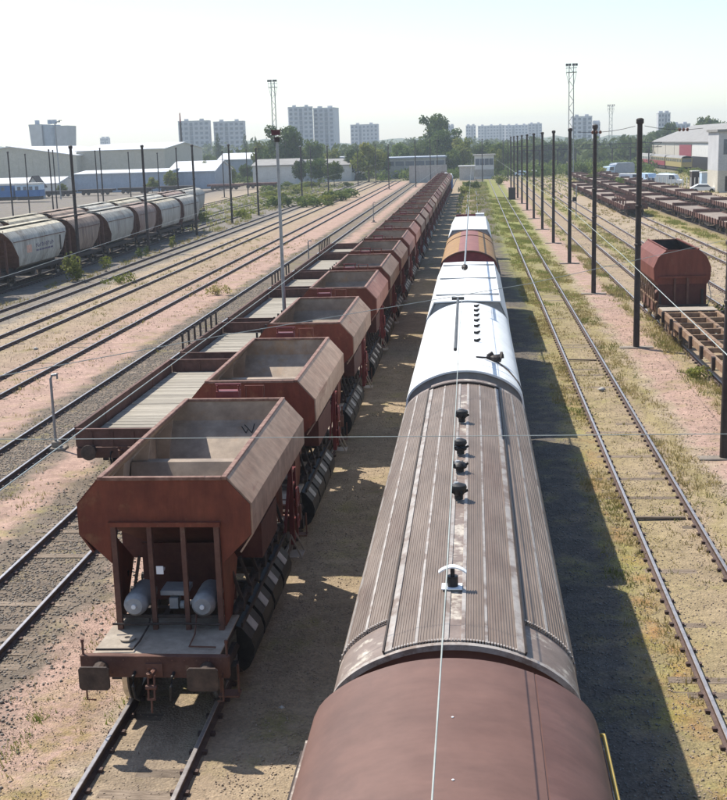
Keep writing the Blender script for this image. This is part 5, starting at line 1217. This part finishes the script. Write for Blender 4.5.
gable('warehouse', 'long beige warehouse with a white roof facing the yard', W(76.5, 345), W(164, 345), 345, 395, Zat(100, 151, 345), Zat(110, 145, 370), m_beige, m_wroof, axis='x')
gable('shed', 'long low blue-grey shed with a thin white roof edge', W(73, 292), W(166, 292), 292, 312, Zat(110, 174, 292), Zat(110, 171, 300), m_bluegrey, m_wroof, 'shed', axis='x')
gable('shed', 'small shed with a bright white roof slope right of the blue-grey shed', W(166.5, 300), W(213, 300), 300, 322, Zat(190, 172, 300), Zat(190, 162, 312), m_bluegrey, m_wroof, 'shed', axis='x')
gable('shed', 'low white-roofed shed behind the blue coaches', W(-40, 285), W(55, 285), 285, 300, Zat(10, 185, 285), Zat(10, 179, 292), m_wallw, m_wroof, 'shed', axis='x')
gable('shed', 'small pale shed with a white roof between left poles and trees', W(218, 400), W(250, 400), 400, 420, Zat(230, 160, 400), Zat(230, 154, 410), m_bluegrey, m_wroof, 'shed', axis='x')
gable('shed', 'white shed left of the grey lamp mast', W(252, 310), W(294, 310), 310, 330, Zat(270, 166, 310), Zat(270, 160, 320), m_wallw, m_roofg, 'shed', axis='x')
gable('shed', 'white shed behind the low bushy trees right of the mast', W(298, 330), W(350, 330), 330, 350, Zat(320, 166, 330), Zat(320, 160, 340), m_wallw, m_roofg, 'shed', axis='x')
t = gable('house', 'small house with a dark pyramid roof behind the blue coaches', W(25, 262), W(37, 262), 262, 265.4, Zat(31, 186, 262), Zat(31, 177, 262), m_wallw, m_dark, 'house', panels=False)
# flat white warehouse and concrete wall, centre
def flat_hall(name, label, u0, u1, vt, Y, depth, wallm, roofm, glass=None, cat='warehouse'):
    x0, x1 = W(u0, Y), W(u1, Y); h = Zat((u0 + u1) / 2, vt, Y); wd = x1 - x0
    t = empty(name, ((x0 + x1) / 2, Y, 0), 0, label, cat)
    MB().bx(-wd / 2, wd / 2, 0, depth, GZ, h).build('wall', wallm, t); MB().bx(-wd / 2 - .3, wd / 2 + .3, -.3, depth + .3, h + .005, h + .35).build('roof', roofm, t)
    if glass:
        n = max(3, int(wd / 2.5))
        for i in range(n): MB().bx(-wd / 2 + wd * (i + .08) / n, -wd / 2 + wd * (i + .92) / n, -.06, -.005, h * glass[0], h * glass[1]).build('window', m_pane, t)
    return t
flat_hall('warehouse', 'low white flat roofed warehouse behind the left tracks, centre', 374, 445, 158.5, 345, 25, m_conc, m_bluegrey, (.62, .85))
flat_hall('shed', 'white and grey low shed seen between trees left of centre', 335, 360, 158, 350, 15, m_wallw, m_wroof, (.5, .8), 'shed')
x0, x1 = W(409, 300), W(446, 300); hw = Zat(428, 165.5, 300)
t = empty('concrete_wall', ((x0 + x1) / 2, 300, 0), 0, 'grey concrete panel wall where the left tracks end', 'wall'); n = 7
for i in range(n): a = x0 + (x1 - x0) * i / n - (x0 + x1) / 2; MB().bx(a + .02, a + (x1 - x0) / n - .02, 0, .25, GZ, hw).build('panel', m_conc, t)
for i in range(n + 1): a = x0 + (x1 - x0) * i / n - (x0 + x1) / 2; MB().bx(a - .12, a + .12, -.08, -.003, GZ, hw + .1).build('wall_post', m_conc, t)
Y = 318; t = empty('control_cabin', (W(484, Y), Y, 0), 0, 'white control cabin with a dark window band at the far end of the yard', 'cabin'); h = Zat(484, 155.5, Y); c2 = 2.5
MB().bx(-c2, c2, 0, 4, GZ, h).build('wall', m_wallw, t); MB().bx(-c2 - .4, c2 + .4, -.4, 4.4, h + .005, h + .3).build('roof', m_conc, t)
for i in range(4): MB().bx(-c2 + .25 + i * 1.18, -c2 + 1.3 + i * 1.18, -.06, -.004, h * .58, h * .86).build('window', m_pane, t)
MB().bx(-c2, c2, -.05, -.003, .4, 2.2).build('base_panel', m_conc, t)
flat_hall('shed', 'small pale concrete hut left of the control cabin', 459, 474, 167, 310, 4, m_conc, m_wallw, None, 'hut')
# locomotive-like white and blue end wagon behind the hoppers
t = empty('service_vehicle', (-5.2, 222, 0), 0, 'small vehicle with blue body and white roof closing the hopper line', 'rail vehicle')
MB().bx(-1.4, 1.4, 0, 9, 1.0, 2.9).build('body', m_blue, t); MB().strip_y([(-1.45, 2.9), (-1.2, 3.5), (0, 3.75), (1.2, 3.5), (1.45, 2.9)], -.2, 9.2, .1).build('roof', m_white, t); MB().bx(-1.1, 1.1, -.06, -.005, 2.0, 2.8).build('window', m_pane, t); MB().bx(-1.3, 1.3, .3, 8.7, .4, .99).build('underframe', m_dark, t)
# hangar right
X0, X1, Xr = 62.0, 89.4, 75.7
t = empty('hangar', (X0, 230, 0), 0, 'large beige hangar with a broad grey sloping roof, right side', 'hangar'); Lh = 207; ze, zr = 7.3, 12.2
MB().prism_y([(0, GZ), (X1 - X0, GZ), (X1 - X0, ze), (Xr - X0, zr), (0, ze)], 0, Lh).build('wall', m_beige, t)
for a, c, s in ((-.5, Xr - X0, 1), (Xr - X0, X1 - X0 + .5, -1)):
    za_, zb_ = (ze - .15, zr) if s > 0 else (zr, ze - .15); MB().prism_y([(a, za_ + .02), (c, zb_ + .02), (c, zb_ + .3), (a, za_ + .3)], -.5, Lh + .5).build('roof', m_roofg, t)
def hy(u): # y of the point at column u on the hangar's track-side wall
    lo, hi = 150, 600
    for _ in range(50):
        m_ = (lo + hi) / 2
        if W(u, m_) < X0: lo = m_
        else: hi = m_
    return lo - 230
MB().bx(-.12, -.004, hy(692), hy(680), 3.0, 6.6).build('red_panel', m_coachred, t); MB().bx(-.12, -.004, hy(713), hy(693), 3.4, 6.9).build('white_panel', m_wallw, t); MB().bx(-.10, -.004, hy(713), hy(691), -.1, 3.3).build('open_bay', m_black, t)
for k in range(12):
    y = Lh * k / 12 + 4; MB().bx(-.09, -.004, y, y + .25, 0, ze - .3).build('wall_rib', m_beige, t) if not hy(713) - 1 < y < hy(680) + 1 else None
Y = 205; t = empty('grey_building', (W(741, Y), Y, 0), 0, 'grey and cream building with tall dark windows at the right edge', 'building'); w2 = W(741, Y) - W(719, Y); h = Zat(720, 132, Y)
MB().bx(-w2, w2 + 6, 0, 9, 3.4, h).build('upper_wall', m_apt, t); MB().bx(-w2, w2 + 6, 0.02, 9, GZ, 3.395).build('lower_wall', m_beige, t); MB().bx(-w2 - .3, w2 + 6.3, -.3, 9.3, h + .005, h + .4).build('roof', m_roofg, t)
for i in range(4): MB().bx(-w2 + .8 + i * 1.7, -w2 + 1.9 + i * 1.7, -.06, -.004, h - 3.6, h - 1.2).build('window', m_pane, t)
MB().bx(-w2 + 1.2, -w2 + 2.4, -.05, .015, .1, 2.5).build('door', m_dark, t)
# coaches
def coach(label, x, y0, L, low, up, grp):
    t = empty('rail_coach', (x, y0, 0), 0, label, 'coach', grp)
    MB().bx(-1.4, 1.4, 0, L, 1.0, 2.25).build('lower_body', low, t); MB().bx(-1.4, 1.4, 0, L, 2.255, 3.3).build('upper_body', up, t); MB().strip_y([(-1.42, 3.3), (-1.1, 3.75), (0, 3.95), (1.1, 3.75), (1.42, 3.3)], 0, L, .08).build('roof', m_roofg, t)
    for i in range(int(L / 2.4)):
        for s in (-1, 1): MB().bx(s * 1.42 - .015, s * 1.42 + .015, .6 + i * 2.4, 2.0 + i * 2.4, 2.35, 3.1).build('window', m_pane, t)
    MB().bx(-1.2, 1.2, -.04, -.004, 2.3, 3.1).build('end_window', m_pane, t); MB().bx(-1.2, 1.2, .6, L - .6, .3, .99).build('bogie_frame', m_dark, t)
for i, (y, lw, up, lab) in enumerate(((331, m_coachyel, m_coachyel, 'yellow-fronted railcar nearest before the beige hangar wall'), (360, m_coachred, m_coachyel, 'red and cream railcar, middle one before the hangar'), (389, m_coachred, m_wallw, 'red and white railcar, farthest before the hangar'))):
    coach(lab, 56.0, y, 27, lw, up, 'railcars before the hangar')
for i, (u, lab) in enumerate(((-30, 'blue coach cut by the left edge before the low shed'), (12, 'blue and white coach end before the dark pyramid roof'))):
    Y = 243; o = empty('rail_coach', (W(u, Y), Y, 0), 0, lab, 'coach', 'blue coaches at the left edge'); wl_ = W(37, Y) - W(12, Y)
    a, c = (0, wl_) if i else (-2, W(10, Y) - W(-30, Y))
    MB().bx(a, c, 0, 2.8, 1.0, 2.3).build('lower_body', m_blue, o); MB().bx(a, c, 0, 2.8, 2.305, 3.3).build('upper_body', m_blue if not i else m_ltblue, o); MB().bx(a, c, -.1, 2.9, 3.305, 3.7).build('roof', m_wallw, o); MB().bx(a + .3, c - .3, .1, 2.7, .3, .99).build('bogie_frame', m_dark, o)
    for k in range(4): MB().bx(a + .5 + k * (c - a) / 4.2, a + .4 + k * (c - a) / 4.2 + .8, -.05, -.004, 2.3, 3.0).build('window', m_pane, o)
# far dark flat wagons seen behind the left poles (standing across the view on a diverging siding)
for i in range(7):
    u = -5 + i * 40 if i < 5 else 205 + (i - 5) * 36; Y = 262 + i * 4
    o = empty('flat_wagon', (W(u, Y), Y, 0), -.12, f'{ordn(i).replace("nearest", "first")} dark low flat wagon from the left before the sheds', 'flat wagon', 'dark flat wagons before the sheds')
    MB().bx(0, 8.2, 0, 2.6, .85, 1.3).build('deck', m_flat if i > 4 else m_dark, o)
    for x in (1.2, 2.4, 5.8, 7.0): MB().lathe([(.05, -.05), (.45, -.05), (.45, .05), (.05, .05)], (x, .3, .45), 'y', 12).build('wheel', m_wheel, o)
    MB().bx(.8, 7.4, .4, 2.2, .5, .84).build('underframe', m_dark, o)
# gantry footbridge across the far tracks, right
Y = 385; xa, xb = W(498, Y), W(662, Y); zt, zb = Zat(580, 144.5, Y), Zat(580, 149.5, Y)
t = empty('signal_gantry', (xa, Y, 0), 0, 'long dark truss gantry spanning the far tracks below the tower block', 'gantry'); Lg = xb - xa
MB().bx(0, Lg, -.1, .1, zt - .2, zt).build('top_chord', m_pole, t); MB().bx(0, Lg, -.1, .1, zb, zb + .2).build('bottom_chord', m_pole, t); n = 32
for i in range(n):
    x = Lg * i / n; MB().bar((x, 0, zb + .2), (x + Lg / n * (1 if i % 2 else 1), 0, zt - .2) if i % 2 else (x, 0, zt - .2), .12, .12).build('brace', m_pole, t)
for i in range(9):
    x = Lg * (i + .3) / 9; MB().bx(x - .18, x + .18, -.18, .18, GZ, zb - .005).build('leg', m_pole, t)
# vehicles on the right
m_tyre = M('black_tyre', (.015, .015, .015), (.03, .03, .03), 4, .8, .1)
def vehicle(kind, label, cat, x, y, rz, mat, grp):
    t = empty(cat.replace(' ', '_'), (x, y, GZ), rz, label, cat, grp)
    if kind == 'car': prof, L, wd = [(.0, .35), (.05, .75), (.9, .9), (1.5, 1.38), (3.0, 1.42), (3.9, .95), (4.2, .85), (4.25, .35)], 4.25, 1.7; gl = [(1.0, .93), (1.55, 1.32), (2.95, 1.36), (3.7, .97)]
    elif kind == 'van': prof, L, wd = [(.0, .4), (.0, 1.0), (.7, 1.2), (1.3, 2.1), (4.9, 2.2), (5.0, .4)], 5.0, 1.9; gl = [(.75, 1.25), (1.3, 1.98), (2.2, 2.0), (2.2, 1.25)]
    else: prof, L, wd = [(.0, .6), (.0, 1.5), (.25, 2.6), (2.0, 2.7), (2.0, .6)], 8.5, 2.4; gl = [(.15, 1.7), (.35, 2.45), (1.5, 2.5), (1.5, 1.7)]
    MB().prism_x(prof, -wd / 2, wd / 2).build('body', mat, t, bevel=.05)
    for s in (-1, 1): MB().prism_x(gl, *sorted((s * wd / 2 + s * .004, s * wd / 2 + s * .02))).build('window', m_pane, t)
    if kind == 'lorry': MB().prism_x([(2.2, .9), (8.5, .9), (8.5, 2.9), (7.9, 3.4), (2.8, 3.4), (2.2, 2.9)], -1.25, 1.25).build('load_cover', m_bluegrey, t, bevel=.05)
    for y_ in ((.85, 3.4) if kind == 'car' else (.95, 4.0) if kind == 'van' else (1.0, 6.0, 7.2)):
        for s in (-1, 1): MB().lathe([(.05, -.1), (.33, -.1), (.33, .1), (.05, .1)], (s * (wd / 2 - .08), y_, .33), 'x', 14).build('wheel', m_tyre, t)
vg = 'vehicles parked behind the right flat wagons'
def at(u, Y): return W(u, Y), Y
for kind, u, Y, rz, mat, cat, lab in (('lorry', 606, 300, -.9, m_ltblue, 'lorry', 'lorry with a blue-grey covered load beyond the flat wagons'), ('car', 530, 330, 1.2, m_ltblue, 'car', 'light blue car between the far poles'), ('car', 541, 335, 1.3, m_white, 'car', 'white car right of the light blue one between the far poles'),
        ('van', 645, 252, 1.3, m_white, 'van', 'white van nearest the second dark pole behind the flat rows'), ('van', 656, 250, .4, m_ltblue, 'van', 'pale blue van behind the white fence posts'), ('car', 665, 246, 1.2, m_pane, 'car', 'dark grey car between pale vans'), ('van', 675, 244, .3, m_ltblue, 'van', 'pale blue van in the middle of the parked group'), ('van', 683, 240, 1.0, m_white, 'van', 'white van beside the dark container'),
        ('car', 718, 208, 1.5, m_white, 'car', 'white car in front of the light blue container at the right edge')):
    vehicle(kind, lab, cat, *at(u, Y), rz, mat, vg)
def container(label, u0, u1, Y, h, mat):
    x0, x1 = W(u0, Y), W(u1, Y); t = empty('container', (x0, Y, GZ), 0, label, 'container', 'containers behind the right flat wagons'); wd = x1 - x0
    MB().bx(0, wd, 0, 2.4, .25, h).build('body', mat, t); n = int(wd / .35); b = MB()
    for i in range(n): b.bx(wd * (i + .2) / n, wd * (i + .7) / n, -.05, -.004, .4, h - .15)
    b.build('corrugation', mat, t)['kind'] = 'stuff'; MB().bx(-.05, wd + .05, -.1, 2.5, h + .004, h + .15).build('roof', m_wallw, t)
container('long light blue container at the right edge', 703, 745, 222, 2.8, m_ltblue); container('dark container left of the light blue one', 693, 701, 228, 2.9, m_dark)
for k in range(16):
    u = 640 + k * 4.0; Y = 236 - k * .9; t = empty('fence_post', (W(u, Y), Y, GZ), 0, f'{ordn(k).replace("nearest", "first")} thin pale fence post from the left before the parked vans', 'post', 'fence posts before the parked vans')
    MB().bx(-.07, .07, -.07, .07, 0, 1.9).build('post_shaft', m_wallw, t); MB().prism_z([(-.1, -.1), (.1, -.1), (.1, .1), (-.1, .1)], 1.905, 1.98).build('post_cap', m_wallw, t)
for (x, y, r, lab) in ((4.75, 45.5, .16, 'pale rock lying between the rails of the overgrown track'), (-3.35, 18.9, .07, 'small grey rock right of the rail before the nearest hopper'), (13.2, 64.5, .2, 'white rock beside the rail behind the red hopper'), (-21.5, 57, .17, 'pale rock between the empty beige tracks on the left')):
    v = OCT_V * RNG.uniform(.75, 1.2, (6, 1)) * r; v[:, 2] *= .7
    tag(cloud_mesh('rock', v + np.array([x, y, GZ + r * .45]), OCT_F, m_conc, lab, None, None), lab, 'rock')
for (x, y, a, l, lab) in ((4.55, 29.5, .05, 1.25, 'grey old plank lying across the right track, nearest the camera'), (4.6, 52, -.06, 1.2, 'grey old plank lying between the rails farther along the right track'), (-6.6, 21.2, .9, .9, 'short timber offcut beside the nearest hopper wagon')):
    o = MB().bx(-l / 2, l / 2, -.06, .06, 0, .05).build('old_plank', m_sleeper, None, bevel=.008); o.location = (x, y, GZ + .03); o.rotation_euler = (0, .02, a); tag(o, lab, 'plank')
# ------------------------------------------------------------------ haze
o = MB().bx(-3050, 3050, -350, 3050, -2.6, 64).build('haze', (hz := bpy.data.materials.new('haze_air')))
hz.use_nodes = True; n = hz.node_tree.nodes; n.clear(); out = n.new('ShaderNodeOutputMaterial'); pv = n.new('ShaderNodeVolumePrincipled')
pv.inputs['Color'].default_value = (.80, .90, 1.0, 1); pv.inputs['Density'].default_value = .00033; pv.inputs['Anisotropy'].default_value = .2
hz.node_tree.links.new(pv.outputs[0], out.inputs['Volume']); o['kind'] = 'stuff'; o['label'] = 'thin summer haze over the yard and town'
